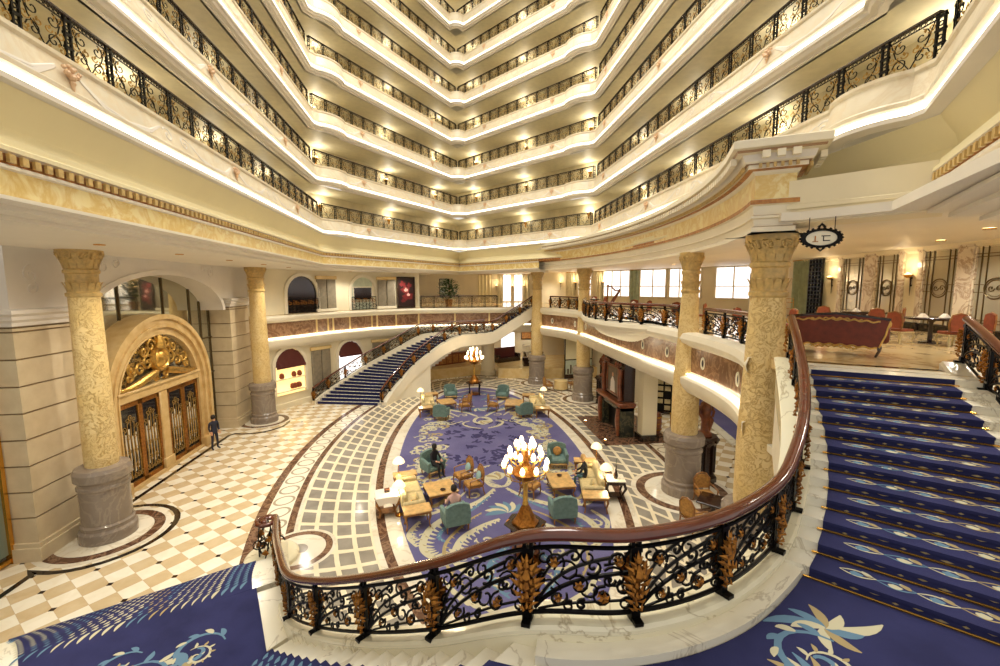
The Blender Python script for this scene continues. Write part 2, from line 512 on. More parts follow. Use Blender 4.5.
cp.prism(el, .002, .022, 0)
zc = .024
rc = random.Random(3)
def feather(mb, ctrl, w, z, mi, mi2, side=1, n=14):
    """broad scrolling band with a feathered outer edge"""
    P = [q.to_2d() for q in sub([tuple(c)+(0,) for c in ctrl], n)]; N = len(P)
    ribbon(mb, P, lambda t: w*(.22+.78*sin(PI*min(.97, .1+t*.85))), z, mi)
    for i in range(2, N-2, 3):
        t = P[i+1]-P[i-1]; an = math.atan2(t.y, t.x); f = sin(PI*i/N)
        leafblob(mb, P[i].x, P[i].y, w*(1.2+2.0*f), an+side*.75, w*.42, z+.0003, mi)
        if i % 2: leafblob(mb, P[i].x, P[i].y, w*(.5+.8*f), an+side*.55, w*.16, z+.0006, mi2)
for sy in (-1, 1):
    Y = lambda v: ECY+(v-ECY)*(1 if sy < 0 else -1)
    for sx in (-1, 1):
        X = lambda d: ECX+sx*d
        sd = sx*(-1 if sy < 0 else 1)
        def F(pts, w, mi, mi2, s_=1): feather(cp, [(X(a), Y(b_)) for a, b_ in pts], w, zc, mi, mi2, s_*sd)
        F([(.25, 16.6), (.9, 15.7), (1.8, 15.0), (2.7, 14.0), (2.9, 12.9), (2.4, 12.3), (1.9, 12.7)], .13, 1, 2, 1)
        F([(.5, 16.0), (1.2, 15.1), (2.0, 14.3), (2.4, 13.5), (2.1, 13.1)], .07, 3, 1, -1)
        F([(.3, 14.3), (1.0, 13.9), (1.7, 13.2), (1.9, 12.2), (1.4, 11.4), (.8, 11.5)], .12, 1, 3, 1)
        F([(.9, 14.8), (1.5, 14.2), (2.2, 13.0), (2.1, 11.8), (1.6, 10.9)], .06, 2, 1, 1)
        F([(3.4, 16.2), (2.9, 15.4), (2.2, 16.0), (2.2, 16.9), (2.8, 17.2)], .1, 2, 1, -1)
        F([(.2, 12.7), (.7, 12.2), (1.0, 11.3), (.5, 10.4)], .09, 3, 1, 1)
        F([(1.2, 17.4), (1.9, 17.9), (2.5, 17.6), (2.4, 17.0), (1.9, 16.9)], .09, 1, 2, 1)
        F([(2.3, 11.4), (1.7, 10.5), (.9, 10.0), (.4, 9.6)], .09, 1, 2, -1)
        F([(.0, 18.2), (.5, 17.6), (.35, 16.9), (.0, 16.7)], .1, 1, 3, 1)
        F([(.2, 18.9), (.9, 18.5), (1.2, 17.8), (.8, 17.4)], .08, 1, 2, 1)
        F([(3.1, 14.5), (3.4, 13.7), (3.1, 13.0)], .09, 1, 3, 1)
        F([(1.4, 16.5), (2.2, 15.3), (3.0, 14.9), (3.6, 15.4)], .08, 1, 2, -1)
        for (a, b_, r_) in [(.9, 13.1, .32), (2.6, 15.2, .3), (1.3, 12.2, .25), (.6, 11.0, .28), (3.0, 13.6, .26), (1.1, 16.2, .3), (2.0, 17.3, .3), (3.3, 16.7, .26)]:
            acanthus(cp, X(a), Y(b_), r_, a*3, sd, zc, 1, 2, 1.1, .16)
    for i in range(7): leafblob(cp, ECX, Y(14.7), .8, PI/2*(1 if sy < 0 else -1)+(i-3)*.42, .15, zc+.001, 1 if i % 2 else 3)
    for i in range(5): leafblob(cp, ECX, Y(17.4), .7, PI/2*(1 if sy < 0 else -1)+(i-2)*.4, .12, zc+.001, 2 if i % 2 else 1)
for i in range(70):                       # dark sprigs scattered over the plain middle
    x, y = ECX+rc.uniform(-2.4, 2.4), ECY+rc.uniform(-2.6, 4.6)
    if not inside_oval(x, y, 1.6): continue
    a = rc.uniform(0, 6.3)
    for j in range(4): leafblob(cp, x+rc.uniform(-.2, .2), y+rc.uniform(-.2, .2), rc.uniform(.2, .5), a+rc.uniform(-.8, .8), rc.uniform(.05, .1), zc, 4)
for i in range(150):                       # cream and tan scroll sprays down both long sides
    sg = rc.choice((-1, 1)); y = ECY+rc.uniform(-4.2, 6.5)
    x = ECX+sg*(4.45*math.sqrt(max(0, 1-((y-ECY)/12.8)**2))-rc.uniform(.75, 2.0)); r = rc.uniform(.26, .46)
    acanthus(cp, x, y, r, rc.uniform(0, 6.3), rc.choice((-1, 1)), zc+.0002*(i % 5), rc.choice((1, 1, 1, 2)), rc.choice((2, 3, 4)), 1.0, .2)
tag(cp.build('oval_carpet', ['carpet_lounge', 'carpet_cream', 'carpet_tan', 'carpet_teal', 'carpet_navy'], smooth=False),
    'large oval violet-blue lounge carpet woven with cream scrolls', 'carpet')

# ================================================================ GALLERIES ROUND THE ATRIUM
def arc_pts(p, q, sag, n=8):
    p, q = Vector(p), Vector(q); t = (q-p).normalized(); nn = Vector((t.y, -t.x)); L = (q-p).length
    return [tuple(p+(q-p)*(i/n)+nn*sag*sin(PI*i/n)**.7) for i in range(n+1)]
N0, C4a, C1, C2, C3, C4b, N1 = (-4.4, 3.4), (-7.7, 7.2), (-8.45, 27.3), (0, 40), (8.6, 28.7), (7.75, 7.3), (4.4, 3.4)
def lerp2(a, b, t): return (a[0]+(b[0]-a[0])*t, a[1]+(b[1]-a[1])*t)
def frac(a, b, d): L = math.hypot(b[0]-a[0], b[1]-a[1]); return lerp2(a, b, d/L)
GPATH = [N0, C4a] + [C1] + arc_pts(frac(C1, C2, .45), frac(C1, C2, 2.5), .38) + arc_pts(frac(C2, C1, 1.0), frac(C2, C3, 1.0), .35) \
    + arc_pts(frac(C3, C2, 2.5), frac(C3, C2, .45), .38) + [C3] + arc_pts(frac(C4b, C3, 2.3), frac(C4b, C3, .35), .4) + [C4b, N1]
HEX = [N0, C4a, C1, C2, C3, C4b, N1]
def gal_path(n0, c4a, c1, c2, c3, c4b, n1):
    return [n0, c4a] + [c1] + arc_pts(frac(c1, c2, .45), frac(c1, c2, 2.5), .34) + arc_pts(frac(c2, c1, 1.0), frac(c2, c3, 1.0), .3) \
        + arc_pts(frac(c3, c2, 2.5), frac(c3, c2, .45), .34) + [c3] + arc_pts(frac(c4b, c3, 2.3), frac(c4b, c3, .35), .4) + [c4b, n1]
HEXU = [(-4.9, 3.0), (-8.5, 7.2), (-8.8, 27.6), (0, 40.5), (8.9, 29.2), (8.6, 7.3), (5.0, 3.0)]
GPU = gal_path(*HEXU)
def offset_path(path, d):
    P = [Vector(p) for p in path]; o = []
    for i in range(len(P)):
        ns = []
        if i > 0: t = (P[i]-P[i-1]).normalized(); ns.append(Vector((t.y, -t.x)))
        if i < len(P)-1: t = (P[i+1]-P[i]).normalized(); ns.append(Vector((t.y, -t.x)))
        nn = ns[0] if len(ns) == 1 else (ns[0]+ns[1])/(1+ns[0].dot(ns[1]))
        o.append(tuple(P[i]+nn*d))
    return o
STEP = 3.18; Z0 = 11.5
NF = 8
for k in range(NF):
    z = Z0+STEP*k
    mb = MB(); GPATH, HEXk = (gal_path(*HEX), HEX) if k == 0 else (GPU, HEXU)
    # fascia, coping and floor
    mb.sweep(GPATH, [(.02, .07), (.09, .10), (.09, .18), (.05, .22), (-.06, .68), (-.02, .73), (-.02, .80), (-.35, .82), (-.35, .66)], 0)
    mb.sweep(HEXk, [(-.3, .67), (-3.0, .67)], 1)
    mb.sweep(GPATH, [(.02, .07), (-.05, .07), (-.05, -.08)], 2)
    # lip under the glowing strip, then the corridor ceiling
    if k:
        mb.sweep(GPATH, [(.06, -.06), (.06, -.15), (-.02, -.17), (-.06, -.25), (-.20, -.27), (-.20, -.31), (-.38, -.31)], 2)
        mb.sweep(GPATH, [(.06, -.06), (-.05, -.06)], 2)
        mb.sweep(HEXk, [(-.3, -.31), (-3.0, -.31)], 3)
    else:
        mb.sweep(GPATH, [(.06, -.06), (-.05, -.06)], 2); mb.sweep(GPATH, [(.06, -.06), (.06, -.15), (-.3, -.17)], 2)
    top = STEP-.31 if k < NF-1 else 2.8
    mb.sweep(HEXk, [(-3.0, .67), (-3.0, top)], 4)
    struct(mb.build('trim_%d' % (k+1), ['fascia_marble', 'gallery_wall', 'white_plaster', 'gallery_ceiling', 'gallery_wall'], loc=(0, 0, z), angle=30),
           '%s gallery of the atrium, cream fascia and corridor' % ORD[k], 'gallery')
    g = MB().sweep(GPATH, [(.015, -.055), (.04, 0), (.015, .065)], 0)
    tag(g.build('cove_light', 'strip_glow', loc=(0, 0, z)), 'glowing white cove light strip under the %s gallery fascia' % ORD[k], 'light strip')

# gallery ceiling over the top floor visible at the upper edge
# railing panel (1.06 m bay) shared by all galleries
BAY = 1.06
def gallery_panel():
    b = MB()
    for sx in (-1, 1):
        for (cx, cz, r, t, a, mi, sg) in [(.2, .3, .16, 1.2, 0, 0, 1), (.2, .7, .16, 1.2, 1.5, 0, -1), (.36, .5, .11, 1.1, 3, 1, 1), (.1, .5, .09, 1, 0, 1, -1),
                                          (.36, .2, .09, 1.1, 2, 1, -1), (.36, .8, .09, 1.1, 4, 1, 1)]:
            b.tube([(sx*x, 0, zz) for x, zz in spiral(cx, cz, r, t, a, sg, 12)], .0115, 4, mi)
        b.tube([(0, 0, .1), (sx*.12, 0, .3), (sx*.3, 0, .52), (sx*.42, 0, .92)], .011, 4, 0)
        for i in range(6):
            x, zz = sx*(.1+.3*((i*37) % 10)/10), .15+.13*i
            b.add([(x-.035, 0, zz), (x, -.015, zz+.045), (x+.035, 0, zz), (x, .015, zz-.05)], [(0, 1, 2, 3)], 1)
    b.tube([(-.44, 0, .9), (.44, 0, .9)], .014, 4, 0); b.tube([(-.44, 0, .07), (.44, 0, .07)], .016, 4, 0)
    for i in range(-4, 5): b.tube(circle_pts(i*.1, .95, .04, 8), .008, 3, 0, closed=True)
    return b
def circle_pts(x, z, r, n): return [(x+r*cos(2*PI*i/n), 0, z+r*sin(2*PI*i/n)) for i in range(n)]
def gallery_post():
    b = MB()
    for x in (-.065, .065): b.box(x-.018, x+.018, -.02, .02, 0, 1.0)
    for z in (.02, .33, .62, .9): b.box(-.09, .09, -.03, .03, z, z+.05)
    for z in (.2, .5, .78): b.tube(circle_pts(0, z, .045, 8), .014, 4, 0, closed=True)
    return b
PAN = gallery_panel().mesh('scroll_panel', ['iron', 'gold_filigree'], smooth=False)
POST = gallery_post().mesh('post', 'iron', smooth=False)
RAILPS = [offset_path(HEX, -.22)]+[offset_path(HEXU, -.22)]*(NF-1)
FACES = [('left wall', 1, 2, 5), ('left end face', 2, 3, NF), ('right end face', 3, 4, NF), ('right wall', 4, 5, 6), ('right near corner', 5, 6, 1)]
for k in range(NF):
    for nm, a, b, kmax in FACES:
        if k >= kmax: continue
        p, q = Vector(RAILPS[k][a]), Vector(RAILPS[k][b]); p, q = p+(q-p).normalized()*.2, q-(q-p).normalized()*.2; L = (q-p).length; n = round(L/BAY)
        an = math.atan2((q-p).y, (q-p).x)
        r = thing('gallery_railing', 'black and gold scrollwork railing of the %s gallery on the %s' % (ORD[k], nm), 'railing', (p.x, p.y, Z0+STEP*k+.81), an, 'gallery railings'); r.scale = (1, 1, .84)
        MB().cbox(0, L, -.05, .05, 1.0, 1.07, .015).box(0, L, -.02, .02, .0, .03).build('handrail', 'dark_wood', r)
        bw = L/n
        for i in range(n+1): inst('post', POST, r, (i*bw, 0, .01))
        for i in range(n): inst('scroll_panel', PAN, r, ((i+.5)*bw, 0, .01))
# small stucco ornaments and swags on the fascias
ORN = MB()
for (x, z, r) in [(0, .34, .07), (-.1, .38, .055), (.1, .38, .055), (0, .46, .06), (-.17, .45, .04), (.17, .45, .04), (0, .24, .05), (-.08, .5, .035), (.08, .5, .035)]:
    ORN.lathe([(.001, -r), (r*.7, -r*.7), (r, 0), (r*.7, r*.7), (.001, r)], 8, (x, .06, z))
ORN.tube([(0, .05, .22), (0, .07, .1)], [.04, .015], 6)
plain('stucco_pink', (226, 190, 152), .5)
ORNM = ORN.mesh('ornament', 'stucco_pink')
SW = MB()
for sx in (-1, 1):
    for d in (0, .1, .2):
        SW.tube([(sx*(.25+d*.3), .05, .52-d*.3), (sx*.8, .055, .2-d*.6), (sx*1.5, .05, .12-d*.4), (sx*2.2, .045, .25-d*.3), (sx*2.7, .02, .55)], .04, 6)
    SW.tube([(sx*a, .04, b) for a, b in spiral(2.95, .4, .22, 1.3, 2.6, -1, 12)], .035, 6)
SW.v = [(x, .079-.196*z+(y-.05)*.5, z*.82) for x, y, z in SW.v]
SWM = SW.mesh('swag', 'white_plaster')
for k in range(6):
    for nm, a, b, kmax in FACES[:4]:
        if k >= kmax: continue
        p, q = Vector((HEXU if k else HEX)[a]), Vector((HEXU if k else HEX)[b]); L = (q-p).length; n = 3 if L > 18 else 2
        an = math.atan2((q-p).y, (q-p).x)
        for i in range(n):
            c = p+(q-p)*((i+.5)/n if n == 2 else (.09+.33*i))
            o = inst('fascia_ornament', ORNM, None, (c.x, c.y, Z0+STEP*k+.1), an+PI)
            tag(o, '%s pinkish stucco cluster on the %s gallery fascia, %s' % (['nearest', 'middle', 'farthest'][i] if n == 3 else ['nearer', 'farther'][i if a == 2 else 1-i], ORD[k], nm), 'ornament', 'fascia ornaments')
            if k < 3: inst('swag', SWM, o)
# wall lights in the corridors
WL = MB(); WL.lathe([(.03, -.2), (.05, -.18), (.06, .0), (.14, .1), (.16, .2), (.001, .2)], 10)
WLM = WL.mesh('sconce_cup', 'brass'); WG = MB().lathe([(.001, .0), (.12, .02), (.12, .12), (.001, .16)], 10, (0, 0, .16)).mesh('bulb', 'sconce_glow')
WALLPS = [offset_path(HEX, -2.92)]+[offset_path(HEXU, -2.92)]*(NF-1)
for k in range(NF):
    for nm, a, b, kmax in FACES[:4]:
        if k >= kmax: continue
        p, q = Vector(WALLPS[k][a]), Vector(WALLPS[k][b]); L = (q-p).length; n = 4 if L > 22 else 3
        for i in range(n):
            c = p+(q-p)*((i+.5)/n); s = (q-p).normalized(); nn = Vector((s.y, -s.x))
            c2 = c+nn*.05
            r = thing('wall_light', '%s lit brass wall light in the %s gallery corridor, %s' % (['first', 'second', 'third', 'fourth'][i], ORD[k], nm+(', counted clockwise')), 'wall light', (c2.x, c2.y, Z0+STEP*k+1.95), math.atan2(s.y, s.x), 'corridor wall lights')
            inst('cup', WLM, r); inst('bulb', WG, r)
            light('POINT', 'wall_light_lamp', (c.x+nn.x*.35, c.y+nn.y*.35, Z0+STEP*k+2.3), 48, (1, .92, .74), .15)

# ---- entablature of the straight sides
EN = [(-.05, 11.32), (-.12, 11.2), (-.3, 10.95), (-.36, 10.75), (-.3, 10.6), (-.22, 10.52), (-.10, 10.5), (-.10, 10.4), (-.02, 10.36), (-.02, 10.29),  # cove
      (-.10, 10.26), (-.10, 10.1),                                                                                                                # dentil bed
      (-.05, 10.08), (-.05, 10.03), (-.1, 10.01), (-.1, 9.6),                                                                                        # frieze
      (0, 9.6), (0, 9.54), (-.3, 9.52), (-.3, 9.44), (-.7, 9.42), (-.7, 9.34), (-1.2, 9.32), (-1.2, 9.4)]
ENM = [0]*9+[1]+[2, 1]+[1, 1]+[3]+[1]*8
mm_ = (ENM+[1]*30)[:len(EN)-1]
EJ = frac(C2, C3, 9.5); CC, NN = (7.9, 7.28), (4.5, 3.25)
e = MB().sweep(HEX[:4]+[EJ], EN, mis=mm_); e.sweep([EJ, C3, CC, NN], EN[:12], mis=mm_[:11]); e.sweep([CC, NN], EN[11:], mis=mm_[11:])
e.sweep(HEX[:4], [(-1.2, 9.36), (-5.2, 9.36)], 4)
struct(e.build('trim_11', ['cove_plaster', 'soffit', 'dentil_brown', 'frieze_marble', 'soffit'], angle=25), 'straight cream entablature with brown dentils below the lowest gallery', 'entablature')
# dentil blocks
def dentils(path, d, z0, z1, w, gap, depth, name, mat, par=None):
    b = MB()
    for i in range(len(path)-1):
        p, q = Vector(path[i][:2]), Vector(path[i+1][:2]); L = (q-p).length
        if L < 1e-6: continue
        t = (q-p).normalized(); nn = Vector((t.y, -t.x)); n = max(1, int(L/(w+gap)))
        for j in range(n):
            c = p+t*((j+.5)*L/n)+nn*d
            b.box(-w/2, w/2, -depth, 0, z0, z1, 0, math.atan2(t.y, t.x), (c.x, c.y, 0))
    return b.build(name, mat, smooth=False)
struct(dentils(HEX[1:4]+[EJ], -.06, 10.12, 10.25, .11, .11, .05, 'trim_12', 'plinth_gold'), 'row of small golden dentil blocks on the straight entablature', 'entablature')
struct(dentils([CC, NN], -.06, 10.12, 10.25, .11, .11, .05, 'trim_17', 'plinth_gold'), 'row of small golden dentil blocks at the near right corner', 'entablature')

# ---- curved entablature over the right colonnade
EA, EB = 7.55, 16.2
def eang(v): return math.asin(max(-1, min(1, (v-ECY)/EB)))
RP = ellipse(EA, EB, 40, t0=eang(36.6), t1=eang(9.35))
RP = RP + [(6.62, 8.93), (7.25, 9.8)]
CE = [(-.9, 11.75), (.5, 11.72), (.62, 11.66), (.62, 11.42), (.52, 11.38), (.50, 11.30), (.36, 11.27), (.26, 11.06), (.22, 11.0), (.16, 10.98), (.16, 10.84), (.05, 10.8), (.02, 10.72),
      (-.02, 10.68), (-.02, 10.16), (.06, 10.13), (.06, 10.03), (.0, 10.0), (-.02, 9.8), (.03, 9.78), (.03, 9.73), (-.02, 9.71), (-.04, 9.55), (0.01, 9.53), (.01, 9.42), (-1.4, 9.42)]
CEM = [0, 0, 0, 1, 2, 1, 3, 0, 2, 0, 4, 0, 1, 5, 1, 4, 1, 0, 2, 0, 1, 0, 2, 0, 6]
CE = [(d*(.85 if z > 11.2 else 1), 10.7+(z-10.7)*.66 if z > 10.7 else z) for d, z in CE]
ce = MB().sweep(RP, CE, mis=CEM[:len(CE)-1])
struct(ce.build('trim_13', ['cream_pale', 'cream_wall', 'red_line', 'white_plaster', 'dentil_brown', 'frieze_marble', 'soffit'], angle=25), 'curved cream entablature with deep cornice over the right colonnade', 'entablature')
struct(dentils(RP, .38, 10.955, 11.10, .15, .06, .12, 'trim_14', 'cream_pale'), 'row of large cream leaf blocks under the curved cornice', 'entablature')
struct(dentils(RP, .2, 10.80, 10.89, .06, .06, .06, 'trim_15', 'plinth_gold'), 'row of tiny golden dentils on the curved entablature', 'entablature')
# flat gallery over the colonnade and beam towards the right
bm_ = MB()
bm_.sweep([(6.5, 9.05), (8.05, 7.12)], [(-.9, 10.52), (.02, 10.5), (.02, 9.98), (.06, 9.96), (.06, 9.88), (.0, 9.86), (.0, 9.72), (-.06, 9.7), (-.06, 9.58), (-.9, 9.56)], 0)
struct(bm_.build('trim_16', 'cream_wall', angle=25), 'plain cream beam running right from the big golden column', 'beam')
# ceiling over the mezzanine
mc = [(p[0], p[1]) for p in ellipse(EA+.6, EB+.5, 30, t0=eang(37.5), t1=eang(9.3))]
mc = mc+[(6.6, 8.8), (7.4, 7.5), (4.6, 3.4), (8, -2), (17, 3), (24, 30), (24, 60), (-3, 60), (-3, 45)]
struct(MB().prism(mc, 9.62, 9.8).build('ceiling', 'soffit', smooth=False), 'cream ceiling above the right mezzanine', 'ceiling')
struct(MB().prism([(-3, 45), (-3, 60), (-16, 60), (-16, 28), (-8.5, 28.5), (0, 41), (5, 37)], 9.5, 9.7).build('ceiling_2', 'soffit', smooth=False), 'cream ceiling above the far mezzanine', 'ceiling')

# ================================================================ COLUMNS
def column(x, y, label, r=.72, pr=1.05, top=9.44, scale=1.0, taper=.86, n=40):
    t = thing('column', label, 'column', (x, y, 0), 0, 'golden carved columns')
    # plinth disc set in the floor, stone drum, shaft and capital
    MB().lathe([(pr*1.0, .0), (pr*1.0, .08), (pr*1.02, .2), (pr*.99, .34), (pr*.91, .42), (pr*.91, .5), (pr*.93, .54), (pr*.86, .6), (pr*.86, 1.72), (pr*.91, 1.76), (pr*.91, 1.84), (pr*.86, 1.88), (pr*.86, 1.96), (pr*.98, 2.06),
                (pr*.99, 2.3), (pr*.92, 2.42), (r*1.02, 2.46)], n).build('pedestal', 'grey_marble', t, angle=20)
    sh = MB().lathe([(r*1.0, 2.4), (r*1.04, 2.6), (r*1.03, 4.2), (r*(.5+.5*taper), 6.2), (r*taper, 7.95)], n)
    sh.build('shaft', 'carved_stone', t)
    c = MB(); rt = r*taper
    c.lathe([(rt*1.0, 7.9), (rt*1.12, 7.95), (rt*1.12, 8.03), (rt*1.0, 8.06), (rt*1.02, 8.62), (rt*1.14, 8.66), (rt*1.14, 8.74), (rt*1.02, 8.78), (rt*1.08, 9.0), (rt*1.3, 9.22), (rt*1.45, 9.3), (rt*1.45, top), (.01, top)], n)
    for row, (z, h, ro) in enumerate([(8.78, .34, 1.06), (8.95, .36, 1.18), (8.1, .3, 1.0)]):   # acanthus leaves of the capital
        m = 14
        for i in range(m):
            a = 2*PI*(i+.5*row)/m
            pts = [(ro*rt, 0), (ro*rt*1.1, .5), (ro*rt*1.24, .92), (ro*rt*1.32, .85)]
            for j in range(3):
                (r0, h0), (r1, h1) = pts[j], pts[j+1]; w0, w1 = [(.5, .55), (.55, .35), (.35, .1)][j]
                dw = PI/m
                c.add([(r0*cos(a-dw*w0*1.6), r0*sin(a-dw*w0*1.6), z+h*h0), (r0*cos(a+dw*w0*1.6), r0*sin(a+dw*w0*1.6), z+h*h0),
                       (r1*cos(a+dw*w1*1.6), r1*sin(a+dw*w1*1.6), z+h*h1), (r1*cos(a-dw*w1*1.6), r1*sin(a-dw*w1*1.6), z+h*h1)], [(0, 1, 2, 3)])
    for i in range(8):
        a = 2*PI*i/8
        for sg in (-1, 1):
            c.tube([((rt*1.34+.04*cos(q))*cos(a+sg*(.12+.13*sin(q)*(1-q/9))), (rt*1.34)*sin(a+sg*(.12+.13*sin(q)*(1-q/9))), 9.18+.1*cos(q)*(1-q/9)) for q in [x*.7 for x in range(11)]], .03, 5)
    c.build('capital', 'plinth_gold', t)
    return t
column(-12.45, 15.05, 'golden carved column in front of the left wall nearer than the arched door', .42, .76, 9.42, taper=.92)
column(-12.4, 27.3, 'golden carved column by the left wall beyond the arched door', .46, .76, 9.4, taper=.88)
column(8.1, 15.5, 'golden carved column on grey drum to the right of the fireplace', .48, .78, 9.44, taper=.62)
column(8.5, 29.6, 'golden carved column standing left of the fireplace', .46, .78, 9.44, taper=.82)
column(6.3, 35.3, 'farthest golden carved column where the far stair lands', .46, .76, 9.44, taper=.82)
column(6.85, 9.9, 'big golden carved column beside the blue carpeted stairs', .5, .8, 9.44, taper=.78)
def plinth_disc(x, y, r, label, a0=0, a1=2*PI):
    b = MB(); n = 40
    for r0, r1, mi, z in ((0.3, r*.72, 0, .012), (r*.72, r*.9, 1, .013), (r*.9, r, 0, .012)):
        k = len(b.v)
        for i in range(n+1):
            a = a0+(a1-a0)*i/n
            b.v += [(x+r0*cos(a), y+r0*sin(a), z), (x+r1*cos(a), y+r1*sin(a), z)]
        for i in range(n): b.f.append((k+2*i, k+2*i+1, k+2*i+3, k+2*i+2)); b.m.append(mi)
    struct(b.build('floor_trim_disc', ['white_floor', 'brown_band'], smooth=False), label, 'floor')
plinth_disc(8.1, 15.5, 1.95, 'round white and brown marble inlay round the column right of the fireplace')
plinth_disc(8.5, 29.6, 1.6, 'round marble inlay round the column left of the fireplace')
plinth_disc(6.3, 35.3, 1.5, 'round marble inlay round the farthest column')
plinth_disc(-12.55, 15.05, 1.75, 'round marble inlay round the near left column')
plinth_disc(-12.4, 27.3, 1.5, 'round marble inlay round the second left column')
# ================================================================ LEFT WALL WITH THE ARCHED DOOR
UL = -13.5            # front of the rusticated piers
MIR = -14.6          # plane of the mirror glass behind
def lw(d=0): return ((UL, 0, 0), (0, 1, 0), (1, 0, 0))     # frame: along +V, out +U
def pier(v0, v1, label, name):
    b = MB(); z = .55; b.box(-14.9, UL+.14, v0-.14, v1+.14, 0, .42); b.box(-14.9, UL+.08, v0-.08, v1+.08, .42, .55)
    while z < 7.0:
        h = .80 if z+.80 < 7.05 else 7.08-z
        b.box(-14.9, UL, v0, v1, z, z+h-.05); b.box(-14.9, UL-.05, v0+.05, v1-.05, z+h-.05, z+h, 1); z += h
    struct(b.build(name, ['pilaster_stone', 'groove_shadow'], smooth=False), label, 'pier')
pier(13.85, 16.5, 'rusticated beige stone pier behind the near left column', 'wall_left_pier')
pier(26.3, 29.0, 'rusticated beige stone pier behind the second left column', 'wall_left_pier')
# cornice on the piers and upper wall with the wide arch
cor = [(0, 7.08), (.06, 7.1), (.06, 7.2), (.16, 7.28), (.16, 7.38), (.28, 7.46), (.28, 7.56), (0, 7.6)]
b = MB()
b.sweep([(-14.9, 13.85), (UL, 13.85), (UL, 16.5), (-14.9, 16.5)], cor, 0); b.sweep([(-14.9, 26.3), (UL, 26.3), (UL, 29.0), (-14.9, 29.0)], cor, 0); b.sweep([(-14.3, 2), (-14.3, 13.85)], cor, 0)
struct(b.build('trim_21', 'white_plaster', angle=25), 'white moulded cornice on top of the left stone piers', 'cornice')
def arch_curve(c, hw, zs, rise, n=24): return [(c+hw*cos(PI-PI*i/n), zs+rise*sin(PI*i/n)) for i in range(n+1)]
AC = 20.95
ar = arch_curve(AC, 4.5, 6.95, 1.8)
out = [(13.85+(28.4-13.85)*i/24, 9.5) for i in range(25)]; 
b = MB()
fr = ((UL, 0, 0), (0, 1, 0), (1, 0, 0))
out = [(16.5, 9.5) if a < 16.5 else (25.6, 9.5) if a > 25.6 else (a, 9.5) for a, z in ar]
b.band(out, ar, fr, -1.2, 0.0)
b.box(-14.9, UL, 13.85, 16.62, 7.58, 9.5); b.box(-14.9, UL-.002, 25.2, 29.0, 7.58, 9.5); b.box(-15, -14.3, 2, 13.85, 7.55, 9.5)
b.band(arch_curve(AC, 4.76, 6.95, 2.0), ar, fr, -.02, .07)
# shallow scrolls in stucco beside the arch
for (a, z, r, sg) in [(17.4, 9.0, .32, 1), (18.0, 9.12, .2, -1), (24.5, 9.0, .32, -1), (14.6, 8.6, .3, 1), (14.6, 8.2, .22, -1), (23.9, 9.12, .2, 1)]:
    b.tube([(UL+.01, p, q) for p, q in spiral(a, z, r, 1.4, 1, sg, 14)], .025, 4)
for (a, z, r, sg) in [(12.9, 8.7, .35, 1), (12.6, 8.1, .3, -1), (11.2, 8.7, .35, -1), (11.5, 8.1, .3, 1)]:
    b.tube([(-14.29, p, q) for p, q in spiral(a, z, r, 1.4, 1, sg, 14)], .03, 4)
struct(b.build('wall_left', 'white_plaster', angle=30), 'white upper left wall with a wide shallow arch over the door', 'wall')
# vault rib over the second pier
# mirror glass wall and its brass glazing bars
b = MB(); b.box(MIR-.06, MIR, 2, 28.6, 0, 9.4)
struct(b.build('window_1', 'mirror_glass', smooth=False), 'mirror glass wall behind the left piers', 'mirror wall')
b = MB()
for v in (16.75, 24.4, 25.3, 26.15): b.box(MIR, MIR+.06, v-.03, v+.03, 0, 8.6)
for v in (19.5, 22.3): b.box(MIR, MIR+.06, v-.03, v+.03, 6.4, 9.1)
for z in (3.4, 5.4): b.box(MIR, MIR+.06, 24.4, 26.3, z-.03, z+.03)
b.box(MIR, MIR+.06, 24.4, 26.3, .3, .4)
struct(b.build('window_1_bars', 'lead_bar', smooth=False), 'brass glazing bars on the left mirror wall', 'window')
# brass framed glass panels at the near left edge
t = thing('glass_screen', 'brass framed greenish glass screen left of the near stone pier', 'glass screen', (-14.2, 13.3, 0), 0)
MB().box(-.05, 0, -6.5, .5, .3, 7.0).build('pane', 'glass_teal', t, smooth=False)
b = MB()
for v in (.45, -.75, -3.1): b.box(-.08, .08, v-.06, v+.06, 0, 7.05)
for z in (.12, 3.2, 5.2): b.box(-.06, .06, -6.5, .5, z-.06, z+.06)
b.build('frame', 'brass', t, smooth=False)
b = MB()
for v in (-.2, -1.6): b.tube([(.2, v, 1.0), (.24, v, 1.1), (.24, v, 2.0), (.2, v, 2.1)], .03, 8)
b.build('handle', 'brass', t)
t = thing('brass_bollard', 'short brass post on the dark floor line at the left edge', 'post', (-13.7, 12.3, 0))
MB().lathe([(.14, 0), (.14, .04), (.05, .08), (.045, .95), (.07, 1.0), (.06, 1.06), (.001, 1.1)], 14).build('stem', 'brass', t)
# dark floor line in front of the wall
b = MB(); path = [(-13.1, 6), (-13.1, 13.1)]+[(-12.55+1.9*cos(a), 15.05+1.95*sin(a)) for a in [-2.0+.2*i for i in range(20)]]+[(-13.3, 17.0), (-13.3, 24.8)]+[(-12.45+1.6*cos(a), 26.6+1.65*sin(a)) for a in [-2.0+.25*i for i in range(14)]]
b.sweep(path, [(-.09, .006), (.09, .006)], 0)
struct(b.build('floor_trim_10', 'black_marble', smooth=False), 'dark marble line curving round the left columns', 'floor')

